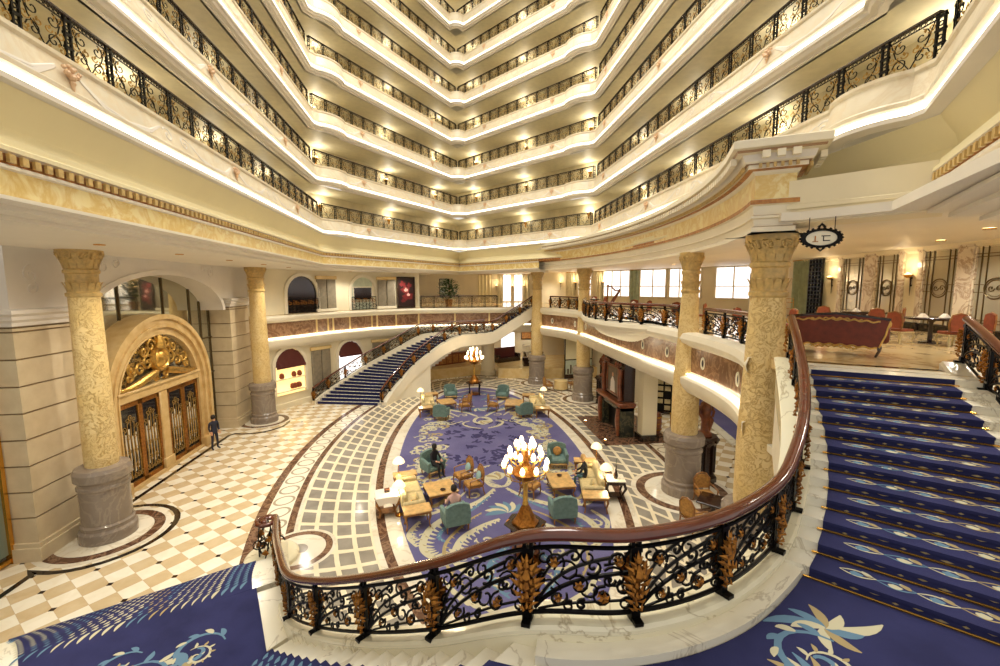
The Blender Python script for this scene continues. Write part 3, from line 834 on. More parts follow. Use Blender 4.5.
# ---- the great arched door
D0 = 20.6; DU = -13.75
door = thing('arched_door', 'great golden stone arched doorway with glazed double doors in the left wall', 'door', (DU, D0, 0))
def dfr(): return ((0, 0, 0), (0, 1, 0), (1, 0, 0))
def portal(hw, zs, n=28): return [(-hw, 0)]+[(hw*cos(PI-PI*i/n), zs+hw*sin(PI*i/n)) for i in range(n+1)]+[(hw, 0)]
b = MB(); ZS = 3.45
b.band(portal(3.5, ZS), portal(3.05, ZS), dfr(), -.9, .0); b.band(portal(3.58, ZS), portal(3.38, ZS), dfr(), -.9, .12)
b.band(portal(3.05, ZS), portal(2.72, ZS), dfr(), -.5, -.06); b.band(portal(3.12, ZS), portal(3.0, ZS), dfr(), -.9, .08); b.band(portal(2.76, ZS), portal(2.68, ZS), dfr(), -.5, -.02)
for s in (-1, 1): b.cbox(-.9, .16, s*3.12-.5, s*3.12+.5, 0, .5, .03)
b.build('arch_frame', 'arch_gold_stone', door, angle=25)
b = MB(); b.cbox(-.8, -.04, -2.7, 2.7, 3.62, 4.0, .03); b.cbox(-.8, .02, -2.75, 2.75, 3.95, 4.06, .02)
b.build('transom', 'arch_gold_stone', door)
b = MB(); b.cbox(-.8, -.08, -.26, .26, .3, 3.62, .03); b.cbox(-.8, -.02, -.34, .34, 0, .55, .02); b.build('mullion', 'arch_gold_stone', door)
MB().box(-.8, .04, -2.7, 2.7, 0, .12).build('threshold', 'arch_gold_stone', door, smooth=False)
b = MB(); b.wallprism(portal(2.72, ZS)[1:-1], dfr(), -.34, -.30)
ty = b.build('tympanum_glass', 'mirror_glass', door, smooth=False)
# gilded cartouche in the tympanum
b = MB(); zc = 4.95
b.lathe([(.001, .34), (.2, .31), (.34, .2), (.40, .14), (.46, .22), (.54, .22), (.6, .05)], 22, (0, 0, 0))
rotm = Matrix.Translation((-.5, 0, zc+.1)) @ Matrix.Rotation(PI/2, 4, 'Y')
bb = MB(); bb.merge(b, rotm); b = bb
for s in (-1, 1):
    b.tube([(-.4, s*.35, zc-.45), (-.38, s*.8, zc-.55), (-.38, s*1.4, 4.25), (-.4, s*2.0, 4.13), (-.42, s*2.5, 4.12)], [.15, .17, .15, .12, .08], 8)
    for (y, z, r, tn, a, sg) in [(.75, zc+.05, .34, 1.4, 2.4, -1), (1.25, zc-.15, .3, 1.3, 2.8, -1), (1.72, zc-.1, .26, 1.3, 1, -1), (.5, zc+.75, .32, 1.3, 3.6, -1), (.95, zc+.55, .25, 1.3, 3, 1), (1.9, zc-.4, .2, 1.2, 2, 1), (.3, zc-.62, .2, 1.2, 4, 1)]:
        b.tube([(-.42, s*p, q) for p, q in spiral(y, z, r, tn, a, sg, 18)], .06, 6)
    for (y, z, a) in [(.6, zc+.45, .9), (.85, zc+.3, .5), (1.1, zc+.2, .3), (1.5, zc+.12, .1), (.4, zc+1.05, 1.2), (.2, zc+.8, 1.5)]:
        b.add([(-.44, s*y, z), (-.36, s*(y+.18*cos(a)-.09*sin(a)), z+.18*sin(a)+.09*cos(a)), (-.42, s*(y+.42*cos(a)), z+.42*sin(a)), (-.36, s*(y+.18*cos(a)+.09*sin(a)), z+.18*sin(a)-.09*cos(a))], [(0, 1, 2, 3)])
b.tube([(-.42, 0, zc+.65), (-.36, 0, zc+.95), (-.42, 0, zc+1.25)], [.3, .2, .05], 8)
b.build('cartouche', 'gold_bright', door, loc=(.28, 0, 0))
# fine filigree round the arch of the tympanum
b = MB()
for i in range(26):
    a = PI*(i+.5)/26; r = 2.42; y, z = r*cos(a), ZS+r*sin(a)
    if z > 4.1: b.tube([(-.52, p, q) for p, q in spiral(y, z, .2, 1.3, a, 1 if i % 2 else -1, 10)], .022, 4)
    r = 2.05; y, z = r*cos(a), ZS+r*sin(a)
    if z > 4.25: b.tube([(-.53, p, q) for p, q in spiral(y, z, .15, 1.2, a+2, 1 if i % 2 else -1, 9)], .02, 4)
b.build('filigree', 'gold_filigree', door, loc=(.28, 0, 0))
def door_leaf(y0, y1):
    lf = bpy.data.objects.new('door_leaf', MB().box(-.5, -.46, y0+.1, y1-.1, .3, 3.5).mesh('pane', 'dark_glass', smooth=False)); COL.objects.link(lf); lf.parent = door; lf.location.x = .28
    b = MB()
    for y in (y0+.06, y1-.06): b.cbox(-.54, -.40, y-.07, y+.07, .12, 3.6, .015)
    for z in (.2, 3.5): b.cbox(-.54, -.40, y0, y1, z-.1, z+.1, .015)
    b.build('frame', 'gold', lf)
    g = MB(); c = (y0+y1)/2; w = (y1-y0)/2-.14
    for i in range(5):
        y = c+w*(-.8+.4*i); top = 2.5+.45*cos((i-2)*.75)
        g.tube([(-.42, y, .5), (-.42, y+.03, 1.2), (-.42, y-.03, 2.0), (-.42, y, top)], [.016, .028, .026, .012], 5)
        g.tube([(-.42, y+p*.5, top+q*.5) for p, q in spiral(0, .1, .26, 1.2, -1.5, 1 if i < 2 else -1, 10)], .016, 4)
        g.tube([(-.42, y+p, .55+q) for p, q in spiral(0, 0, .14, 1.2, 1.5, 1 if i < 2 else -1, 10)], .016, 4)
    for z in (.95, 1.6, 2.2):
        for s in (-1, 1): g.tube([(-.42, c+s*p, z+q) for p, q in spiral(w*.45, 0, w*.32, 1.2, 1, 1, 10)], .014, 4)
    g.build('grille', 'gold_filigree', lf)
    l = MB()  # pale strips paint the white reflections on the dark door glass
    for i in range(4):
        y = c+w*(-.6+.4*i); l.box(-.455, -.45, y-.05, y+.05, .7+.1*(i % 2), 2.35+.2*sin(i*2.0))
    l.build('painted_reflection', 'clear_pale', lf, smooth=False)
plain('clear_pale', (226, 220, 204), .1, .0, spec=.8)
for y0, y1 in ((-2.66, -1.46), (-1.46, -.28), (.28, 1.46), (1.46, 2.66)): door_leaf(y0, y1)

# ================================================================ FAR LEFT SHOP FACADE AND MEZZANINE EDGE
A_, B_, D_, E_, F_ = (-13.1, 28.6), (-9.9, 33.3), (-7.2, 36), (-3.5, 37.8), (6.2, 37.8)
def seg(a, b):
    p, q = Vector(a), Vector(b); t = (q-p).normalized(); return ((p.x, p.y, 0), (t.x, t.y, 0), (t.y, -t.x, 0)), (q-p).length
b = MB()
b.sweep([(-14.3, 28.6), A_, B_, D_, E_], [(0, 0), (0, .35), (-.04, .4), (-.04, 9.5), (-.5, 9.5)], 0)
struct(b.build('wall_back', 'cream_wall', angle=25), 'cream shop facade curving at the far left', 'wall')
FB = [(0.02, 4.1), (.22, 4.14), (.3, 4.3), (.3, 4.42), (.42, 4.5), (.42, 4.62), (.3, 4.66)]
edge_l = [A_, B_, D_, E_, F_]
b = MB(); b.sweep(edge_l, [(-1.5, 4.1), (0, 4.1), (.3, 4.16), (.42, 4.3), (.5, 4.5), (.5, 4.72), (.42, 4.78), (.28, 4.8), (.18, 4.95)], 0)
b.sweep(edge_l, [(.18, 4.95), (.18, 5.88)], 1); b.sweep(edge_l, [(.18, 5.88), (.3, 5.95), (.46, 6.05), (.5, 6.2), (.44, 6.33), (-.3, 6.36)], 0)
struct(b.build('trim_22', ['cream_pale', 'brown_marble'], angle=25), 'cream band with brown marble panels along the far mezzanine edge', 'mezzanine edge')
b = MB()
for (a, c), ss in (((A_, B_), (.3, 4.4, 5.4)), ((B_, D_), (.2, 1.6, 3.6)), ((D_, E_), (.3, 1.9, 3.9)), ((E_, F_), (3.0, 6.0))):
    (o, al, ou), L = seg(a, c)
    for s_ in ss: b.wallprism([(s_-.07, 4.95), (s_+.07, 4.95), (s_+.07, 5.88), (s_-.07, 5.88)], (o, al, ou), .17, .2)
struct(b.build('trim_23', 'counter_stone', smooth=False), 'tan stone strips dividing the brown marble panels', 'mezzanine edge')
g = MB().sweep(edge_l, [(.3, 4.82), (.36, 4.86), (.3, 4.9)], 0)
tag(g.build('cove_light', 'strip_glow'), 'glowing light strip on the ledge under the far brown marble panels', 'light strip')
struct(MB().prism([(-14, 28.6), A_, B_, D_, E_, F_, (8.4, 37.5), (24, 37.5), (24, 60), (-14, 60)], 4.2, 6.38).build('floor_2', 'beige_floor', smooth=False), 'beige marble floor slab of the far mezzanine', 'floor')

def arch_pts(c, hw, z0, z1, n=12, dz=0):
    return [(c-hw, z0)]+[(c+hw*cos(PI-PI*i/n), z1-hw+hw*sin(PI*i/n)) for i in range(n+1)]+[(c+hw, z0)]
def balcony_rail_bm(b, c, hw, z0, h, fr, d, mi=0, mi2=1):
    o, al, ou = fr
    def P(a, z): return (o[0]+al[0]*a+ou[0]*d, o[1]+al[1]*a+ou[1]*d, z)
    b.tube([P(c-hw, z0+h), P(c+hw, z0+h)], .03, 5, mi); b.tube([P(c-hw, z0+.05), P(c+hw, z0+.05)], .03, 5, mi)
    n = max(2, int(hw*2/.3))
    for i in range(n+1):
        a = c-hw+2*hw*i/n; b.tube([P(a, z0), P(a, z0+h)], .022, 4, mi)
    for i in range(n):
        a = c-hw+2*hw*(i+.5)/n
        b.tube([P(p, q) for p, q in spiral(a, z0+h*.35, h*.24, 1.2, 0, 1 if i % 2 else -1, 9)], .02, 4, mi)
        b.tube([P(p, q) for p, q in spiral(a, z0+h*.72, h*.18, 1.2, 2, -1 if i % 2 else 1, 8)], .025, 4, mi2)
def shop_window(ab, c, hw, z0, z1, kind, label):
    fr, L = seg(*ab); o, al, ou = fr
    t = thing('shop_window', label, 'window', (o[0]+al[0]*c, o[1]+al[1]*c, z0), math.atan2(al[1], al[0]))
    f2 = ((0, 0, 0), (1, 0, 0), (0, -1, 0)); H = z1-z0
    MB().band(arch_pts(0, hw+.22, 0, H+.22), arch_pts(0, hw, 0, H), f2, -.15, .12).build('surround', 'cream_pale', t, angle=25)
    if kind == 'dark':
        MB().wallprism(arch_pts(0, hw, .0, H), f2, -.1, -.02).build('pane', 'window_dark', t, smooth=False)
    elif kind == 'mirror':
        MB().wallprism(arch_pts(0, hw, .0, H), f2, -.1, -.02).build('pane', 'pale_green_panel', t, smooth=False)
        b = MB(); b.box(-hw*.75, hw*.75, .0, .03, .8, H*.68); b.build('inner_pane', 'window_dark', t, smooth=False)
        b = MB(); b.box(-hw, hw, -.0, .06, H*.68, H*.68+.08); b.box(-hw*.8, -hw*.7, 0, .06, .1, H*.7); b.box(hw*.7, hw*.8, 0, .06, .1, H*.7); b.build('frame', 'cream_pale', t, smooth=False)
    else:
        MB().wallprism(arch_pts(0, hw, .0, H), f2, -.1, -.02).build('display', kind, t, smooth=False)
        b = MB()
        for i in range(7):
            a0, a1 = PI-PI*i/7, PI-PI*(i+1)/7
            p0, p1 = (hw*cos(a0), H-hw+hw*sin(a0)), (hw*cos(a1), H-hw+hw*sin(a1))
            x0, x1 = -hw+2*hw*i/7, -hw+2*hw*(i+1)/7
            b.add([(p0[0], -.03, p0[1]), (p1[0], -.03, p1[1]), (x1, -.22, H-hw-.02), (x0, -.22, H-hw-.02)], [(0, 1, 2, 3)])
            b.add([(x0, -.22, H-hw-.02), (x1, -.22, H-hw-.02), (x1, -.22, H-hw-.16), (x0, -.22, H-hw-.16)], [(0, 1, 2, 3)])
        b.build('awning', 'awning_red', t, smooth=False)
    if z0 > 5:
        b = MB(); balcony_rail_bm(b, 0, hw, .0, 1.0, ((0, 0, 0), (1, 0, 0), (0, -1, 0)), .14); b.build('balconette', ['iron', 'gold'], t, smooth=False)
    return t
shop_window((A_, B_), 3.45, 1.2, 6.4, 8.95, 'dark', 'dark arched window with a small gilded balcony on the far left mezzanine')
shop_window((B_, D_), 3.0, 1.1, 6.4, 8.95, 'mirror', 'pale arched window with a small gilded balcony beside the red poster')
w1 = shop_window((A_, B_), 2.2, 1.12, .95, 4.05, 'shop_glow', 'golden lit shop window under a dark red awning, beside the second left column')
b = MB(); rr = random.Random(5)
for i in range(7):
    x = rr.uniform(-.9, .9); z = rr.choice((.35, 1.15)); b.lathe([(.12, 0), (.17, .1), (.14, .3), (.06, .36), (.001, .37)], 8, (x, -.08, z))
b.build('display_goods', 'coral_fabric', w1)
b = MB(); b.box(-1.1, 1.1, -.2, .0, 1.05, 1.1); b.box(-1.1, 1.1, -.2, 0, .2, .26); b.build('shelf', 'cream_pale', w1, smooth=False)
shop_window((B_, D_), 1.6, 1.0, .9, 4.0, 'window_glow', 'bright white shop window under a dark red awning, behind the far stairs')
def shutter(ab, c, w, z0, z1, label):
    fr, L = seg(*ab); o, al, ou = fr
    t = thing('pilaster', label, 'pilaster', (o[0]+al[0]*c, o[1]+al[1]*c, z0), math.atan2(al[1], al[0])); t['kind'] = 'structure'
    b = MB(); b.cbox(-w/2-.08, w/2+.08, -.18, 0, 0, .22, .02); b.build('base', 'cream_pale', t)
    b = MB()
    for s in (-1, 1): b.cbox(s*w/4-w/4+.03, s*w/4+w/4-.03, -.12, 0, .22, z1-z0-.25, .03)
    b.build('shaft', 'grey_shutter', t)
    b = MB(); b.cbox(-w/2-.06, w/2+.06, -.18, 0, z1-z0-.25, z1-z0, .03); b.build('capital', 'counter_stone', t)
shutter((A_, B_), 5.5, 1.75, 6.4, 9.0, 'grey paired pilaster between the two upper arched windows')
shutter((D_, E_), 1.2, 1.5, 6.4, 9.0, 'grey paired pilaster between the pale arched window and the poster')
shutter((A_, B_), 4.75, 1.7, .4, 3.9, 'grey paired pilaster between the two awning shop windows')
shutter((D_, E_), .6, 1.5, .4, 3.9, 'grey paired pilaster behind the far stair railing')
fr, L = seg(D_, E_); o, al, ou = fr
t = thing('poster_panel', 'dark framed poster with a red and pink figure on the far mezzanine', 'poster', (o[0]+al[0]*2.85, o[1]+al[1]*2.85, 6.42), math.atan2(al[1], al[0]))
b = MB()
for x in (-.72, .72): b.box(x-.06, x+.06, -.2, -.08, 0, 2.6)
b.box(-.78, .78, -.2, -.08, 2.5, 2.6); b.box(-.78, .78, -.2, -.08, 0, .12); b.build('frame', 'dark_wood', t, smooth=False)
MB().box(-.68, .68, -.15, -.12, .1, 2.52).build('sheet', 'poster_ground', t, smooth=False)
b = MB()
for (x, z, r, m) in [(-.05, 1.55, .42, 0), (.15, 1.0, .5, 0), (-.3, 2.0, .3, 0), (.3, 1.9, .25, 0), (0, 1.5, .2, 1), (.2, 1.1, .16, 1), (-.25, .6, .22, 0)]:
    k = len(b.v); n = 12
    b.add([(x+r*cos(2*PI*i/n)*(.8+.3*sin(i*2.3)), -.151-.002*m-.0005*len(b.f), z+r*sin(2*PI*i/n)*(.8+.3*cos(i*1.7))) for i in range(n)], [tuple(range(n))], m)
b.build('picture', ['poster_red', 'poster_pink'], t, smooth=False)

# ---- railing of the far mezzanine
def straight_rail(p, q, z, label, h=1.02, n=None, name='mezzanine_railing'):
    p, q = Vector(p), Vector(q); L = (q-p).length; n = n or max(1, round(L/1.06)); an = math.atan2((q-p).y, (q-p).x)
    r = thing(name, label, 'railing', (p.x, p.y, z), an)
    MB().cbox(0, L, -.05, .05, h-.05, h+.03, .015).box(0, L, -.02, .02, .0, .03).build('handrail', 'dark_wood', r)
    for i in range(n+1): inst('post', POST, r, (i*L/n, 0, .0))
    for i in range(n): inst('scroll_panel', PAN, r, ((i+.5)*L/n, 0, 0))
straight_rail((-3.4, 37.65), (3.2, 37.65), 6.37, 'low scrollwork railing across the far mezzanine edge')
# far back wall of the mezzanine with curtains and sconces
struct(MB().box(-16, 24, 50, 50.3, 4, 9.6).build('wall_far', 'cream_wall', smooth=False), 'cream far wall of the mezzanine', 'wall')
struct(MB().box(-16, 24, 44.5, 44.8, 0, 4.2).build('wall_far_2', 'cream_wall', smooth=False), 'cream far wall below the mezzanine', 'wall')
# ================================================================ THE NEAR STAIRS AND THEIR LANDING
ZL, Z2 = 4.6, 1.62
# stations of the posts on the near balustrade: x, y, height of the marble kerb
ST = [(-6.44, 13.25, .32), (-6.05, 12.2, .58), (-5.55, 10.95, .95), (-4.95, 9.6, 1.4), (-4.2, 8.05, 1.9), (-3.36, 6.95, 2.48), (-2.33, 5.75, 3.3), (-1.31, 4.72, 4.12), (-.34, 4.0, 4.82), (.72, 3.84, 4.85),
      (1.82, 4.07, 4.85), (2.95, 4.68, 4.86), (3.66, 5.22, 5.06), (4.32, 5.84, 5.38), (4.98, 6.62, 5.8), (5.66, 7.56, 6.24), (6.42, 8.62, 6.6)]
NS = 10
RAIL = sub(ST, NS)
def rail_at(i, t):
    f = min(len(RAIL)-1.001, (i+t)*NS); k = int(f); return RAIL[k].lerp(RAIL[k+1], f-k)
def sweep3(b, pts, prof, mi=0):
    """closed profile (side, up) along a 3-D path, side = to the right of travel"""
    k = len(b.v); n = len(prof); N = len(pts)
    for i, p in enumerate(pts):
        t = (pts[min(i+1, N-1)]-pts[max(i-1, 0)]); h = Vector((t.x, t.y, 0)).normalized(); s = Vector((h.y, -h.x, 0))
        for a, c in prof: b.v.append(tuple(p+s*a+Vector((0, 0, c))))
    for i in range(N-1):
        for j in range(n): b.f.append((k+i*n+j, k+(i+1)*n+j, k+(i+1)*n+(j+1) % n, k+i*n+(j+1) % n)); b.m.append(mi)
    b.f += [tuple(k+j for j in range(n)), tuple(k+(N-1)*n+j for j in reversed(range(n)))]; b.m += [mi]*2
HANDP = [(-.075, .0), (-.08, .035), (-.06, .075), (-.025, .095), (.025, .095), (.06, .075), (.08, .035), (.075, .0), (.045, -.02), (-.045, -.02)]
# marble kerb under the balustrade, solid down to the underside of the stairs
KP = [(-.26, -.06), (-.28, -.02), (-.24, .0), (.10, .0), (.13, -.03), (.13, -.07), (.10, -.10), (.10, -.9), (-.22, -.9), (-.22, -.12)]
kb = MB(); sweep3(kb, RAIL, KP)
for f in range(8*NS, len(RAIL)-NS, 5):       # grey joints in the marble
    pass
struct(kb.build('stair_kerb', 'curb_marble', angle=30), 'cream marble kerb under the near curved balustrade', 'kerb')
wl = MB(); sweep3(wl, [p for p in RAIL[2*NS:]], [(-.2, -.85), (-.2, -2.2), (.1, -2.2), (.1, -.85)])
struct(wl.build('stair_wall', 'cream_pale', angle=30), 'cream outer wall of the near curved stairs', 'wall')

def bay_tube(b, i, pts, r, n=5, mi=0, side=0):
    out = []
    for t, h in pts:
        p = rail_at(i, min(.999, max(0, t))); out.append(p+Vector((0, 0, h)))
    b.tube(out, r, n, mi)
def bay_len(i): return (RAIL[(i+1)*NS]-RAIL[i*NS]).length
def flower(b, i, t, h, r, L):
    p = rail_at(i, t)+Vector((0, 0, h)); q = rail_at(i, min(.999, t+.02)); q0 = rail_at(i, max(0, t-.02)); tx = (q-q0).normalized()
    s = Vector((tx.y, -tx.x, 0)).normalized()
    for k in range(6):
        a = 2*PI*k/6+t*5
        d1 = tx*cos(a)+Vector((0, 0, 1))*sin(a); d2 = tx*cos(a+.5)+Vector((0, 0, 1))*sin(a+.5); d3 = tx*cos(a-.5)+Vector((0, 0, 1))*sin(a-.5)
        for sg in (1, -1):
            b.add([p+s*.02*sg, p+d2*r*.6+s*.035*sg, p+d1*r+s*.012*sg, p+d3*r*.6+s*.035*sg], [(0, 1, 2, 3)], 0)
def make_bay(i, r):
    L = bay_len(i); k = 1.0/L
    ir = MB(); gos = []
    bay_tube(ir, i, [(x/10, .07) for x in range(11)], .026, 6); bay_tube(ir, i, [(x/10, .76) for x in range(11)], .024, 6)
    def arc(p0, p1, p2, r0, n=10):
        pts = []
        for q in range(n+1):
            t = q/n; pts.append(((1-t)**2*p0[0]+2*t*(1-t)*p1[0]+t*t*p2[0], (1-t)**2*p0[1]+2*t*(1-t)*p1[1]+t*t*p2[1]))
        bay_tube(ir, i, pts, r0)
    arc((.07, .12), (.2, .55), (.78, .66), .02); arc((.07, .12), (.3, .45), (.93, .5), .022); arc((.07, .14), (.1, .6), (.45, .74), .018)
    arc((.1, .1), (.5, .2), (.93, .2), .014); arc((.95, .75), (.9, .6), (.7, .58), .014)
    for (t, h, rr, tn, a, sg) in [(.24, .60, .105, 1.3, -.5, 1), (.47, .36, .115, 1.4, 2.6, -1), (.70, .24, .12, 1.4, 1.4, 1), (.84, .62, .10, 1.3, 3.4, -1), (.28, .22, .095, 1.3, .5, -1), (.60, .56, .095, 1.3, 4, 1),
                                  (.90, .34, .085, 1.3, 2, 1), (.5, .15, .06, 1.2, 1, 1), (.42, .66, .075, 1.2, 3, -1), (.13, .42, .07, 1.2, 1, 1), (.75, .42, .07, 1.2, 0, -1)]:
        bay_tube(ir, i, [(t+x*k, h+z) for x, z in spiral(0, 0, rr, tn, a, sg, 15)], .016, 4)
    for (t, h, rr) in [(.24, .60, .06), (.47, .36, .06), (.70, .24, .07), (.84, .62, .06), (.28, .22, .05)]: gos.append(MB()); flower(gos[-1], i, t, h, rr, L)
    for (t, h, rr, tn, a, sg) in [(.18, .30, .13, 1.1, 0, 1), (.36, .50, .13, 1.1, 3, -1), (.58, .32, .13, 1.1, 1, 1), (.8, .44, .13, 1.1, 2.5, -1), (.15, .66, .09, 1.1, 2, -1), (.55, .66, .09, 1.1, 1, 1), (.92, .16, .07, 1.1, 1, 1), (.38, .13, .06, 1.1, 1, 1)]:
        bay_tube(ir, i, [(t+x*k, h+z) for x, z in spiral(0, 0, rr, tn, a, sg, 15, .35)], .013, 4)
    pn = ir.build('scroll_panel', 'iron', r, smooth=False)
    for g_ in gos: g_.build('gilt_flower', 'gold', pn, smooth=False)
def make_post(i, r):
    p = rail_at(i, 0) if i < len(ST)-1 else RAIL[-1]
    q = rail_at(min(i, len(ST)-2), .03)-rail_at(min(i, len(ST)-2), 0); h = Vector((q.x, q.y, 0)).normalized(); s = Vector((h.y, -h.x, 0))
    an = math.atan2(h.y, h.x)
    b = MB()
    for dx in (-.035, .035): b.box(dx-.018, dx+.018, -.022, .022, -.02, .88, 0, an, tuple(p))
    b.box(-.045, .045, -.13, .05, .0, .04, 0, an, tuple(p)); b.box(-.05, .05, -.05, .05, .0, .12, 0, an, tuple(p)); b.box(-.06, .06, -.035, .035, .72, .78, 0, an, tuple(p))
    o = b.build('post', 'iron', r, smooth=False)
    g = MB(); rr = random.Random(i)
    for row in range(7):
        z = .12+.082*row; n = 5; wdt = (.12, .16, .2, .24, .24, .2, .13)[row]
        for k in range(n):
            f = (k-(n-1)/2)/((n-1)/2); a = PI/2-f*(1.0+.25*rr.random()); Lf = wdt*(1.0-.2*abs(f))*(.85+.3*rr.random())
            for sg in (1, -1):
                base = p+Vector((0, 0, z))+s*sg*.028; out = .03+.05*rr.random()
                D = lambda q, m: base+h*(Lf*m*cos(q))+Vector((0, 0, Lf*m*sin(q)))
                tip = D(a, 1)+s*sg*out*.6; m1 = D(a+.30, .55)+s*sg*out; m2 = D(a-.30, .55)+s*sg*out; mm = D(a, .5)+s*sg*(out+.02)
                g.add([base, m1, tip, m2, mm], [(0, 1, 4), (1, 2, 4), (2, 3, 4), (3, 0, 4)], 0)
    g.build('gilt_foliage', 'gold', o, smooth=False)
bal = thing('stair_balustrade', 'black iron balustrade with gilt foliage and wooden handrail curving round the near landing', 'balustrade', (0, 0, 0))
hb = MB(); hp = [p+Vector((0, 0, .86)) for p in RAIL]
sp = []
for i in range(16):                       # volute at the foot
    t = i/15; a = 1.18+t*1.6*2*PI; rd = .34*(1-.75*t); c = Vector((-6.44-.34*cos(1.18), 13.25-.34*sin(1.18), 1.18))
    sp.append(Vector((c.x+rd*cos(a), c.y+rd*sin(a), 1.18+.06*t)))
sweep3(hb, list(reversed(sp[1:]))+hp, HANDP); hb.build('handrail', 'wood_rail', bal, angle=50)
for i in range(len(ST)-1): make_bay(i, bal)
for i in range(len(ST)): make_post(i, bal)
nb = MB(); c = (-6.57, 12.94)
for k in range(7):
    a = 2*PI*k/7; nb.tube([(c[0]+.26*cos(a), c[1]+.26*sin(a), .05+.28*0), (c[0]+.3*cos(a+.5), c[1]+.3*sin(a+.5), .5), (c[0]+.22*cos(a+1), c[1]+.22*sin(a+1), 1.15)], .022, 5)
    nb.tube([(c[0]+(.27+x)*cos(a), c[1]+(.27+x)*sin(a), .6+z) for x, z in spiral(0, 0, .2, 1.3, a, 1, 12)], .02, 4)
nb.build('newel_scroll', 'iron', bal, smooth=False)
nb = MB()
for k in range(18):
    a = k*2.4; z = .2+k*.05; nb.add([(c[0]+.28*cos(a), c[1]+.28*sin(a), z), (c[0]+.34*cos(a+.3), c[1]+.34*sin(a+.3), z+.1), (c[0]+.33*cos(a), c[1]+.33*sin(a), z+.24), (c[0]+.34*cos(a-.3), c[1]+.34*sin(a-.3), z+.1)], [(0, 1, 2, 3)])
nb.build('newel_leaves', 'gold', bal, smooth=False)
plinth_disc(-5.9, 13.35, 1.15, 'round marble inlay at the foot of the near balustrade')
b = MB().lathe([(.75, 0), (.75, .14), (.7, .2), (.66, .22), (.001, .22)], 32, (-6.5, 12.95, 0)); struct(b.build('stair_kerb_end', 'curb_marble'), 'round marble foot of the near kerb', 'kerb')

# ---- generic flight of steps between two side lines
def line_at(L, t):
    if t >= 1: return Vector(L[-1])
    f = t*(len(L)-1); k = int(f); return Vector(L[k]).lerp(Vector(L[k+1]), f-k)
def resample(pts, n=40):
    P = [Vector(p) for p in sub([tuple(p)+(0,) for p in pts], 8)]; d = [0]
    for i in range(len(P)-1): d.append(d[-1]+(P[i+1]-P[i]).length)
    o = []
    for i in range(n+1):
        t = d[-1]*i/n; k = max(j for j in range(len(d)) if d[j] <= t+1e-9); k = min(k, len(P)-2)
        o.append(P[k].lerp(P[k+1], (t-d[k])/max(1e-9, d[k+1]-d[k])).to_2d())
    return o
def flight(name, La, Lb, n, z0, z1, ins_a, ins_b, label, base_drop=.5, rods=False, motif=None, par_label=None, stone='white_marble', low=None, bare_top=False):
    """n risers from z0 up to z1; La and Lb run upwards; returns objects"""
    A, B_ = resample(La), resample(Lb); rise = (z1-z0)/n
    st = MB(); cp = MB(); rd = MB()
    for i in range(n):                        # tread i lies between riser i and riser i+1, at height z0+(i+1)*rise; the last tread is the landing
        t0, t1 = i/n, (i+1)/n
        a0, a1, b0, b1 = line_at(A, t0), line_at(A, t1), line_at(B_, t0), line_at(B_, t1)
        z = z0+(i+1)*rise; zb = max(low if low is not None else -9, z-base_drop-rise)
        w0 = (b0-a0).normalized(); w1 = (b1-a1).normalized(); fw = ((a1-a0)+(b1-b0)).normalized()
        st.prism([(a0.x, a0.y), (b0.x, b0.y), (b1.x, b1.y), (a1.x, a1.y)], zb, z+(.003 if i == n-1 else 0))
        nose = fw*-.025; off = fw*-.014
        p = [a0+w0*ins_a+off, b0-w0*ins_b+off, b1-w1*ins_b, a1+w1*ins_a]
        if bare_top and i == n-1: p[2], p[3] = p[1]+fw*.02, p[0]+fw*.02
        cp.prism([tuple(q) for q in p], z-rise+.012, z+(.013 if not (bare_top and i == n-1) else -.001), 0)
        q = [p[0]+nose, p[1]+nose, p[1]-fw*.0005, p[0]-fw*.0005]
        if not (bare_top and i == n-1): cp.prism([tuple(x) for x in q], z-.03, z+.013, 0)
        if motif and not (bare_top and i == n-1): motif(cp, p, z+.0145, rise, i)
        if rods:
            e0, e1 = a0+w0*(ins_a-.06)+off*2.2, b0-w0*(ins_b-.06)+off*2.2
            rd.tube([(e0.x, e0.y, z-rise+.03), (e1.x, e1.y, z-rise+.03)], .014, 6)
    s = struct(st.build(name, stone, smooth=False), 'white marble steps of the '+label, 'stairs')
    c = tag(cp.build('stair_carpet', ['carpet_blue', 'carpet_cream', 'carpet_tan', 'carpet_teal', 'carpet_navy'], smooth=False), 'patterned blue carpet running over the '+label, 'carpet')
    if rods: tag(rd.build('stair_rods', 'brass'), 'thin brass carpet rods across the '+label, 'stair rods')
    return s, c
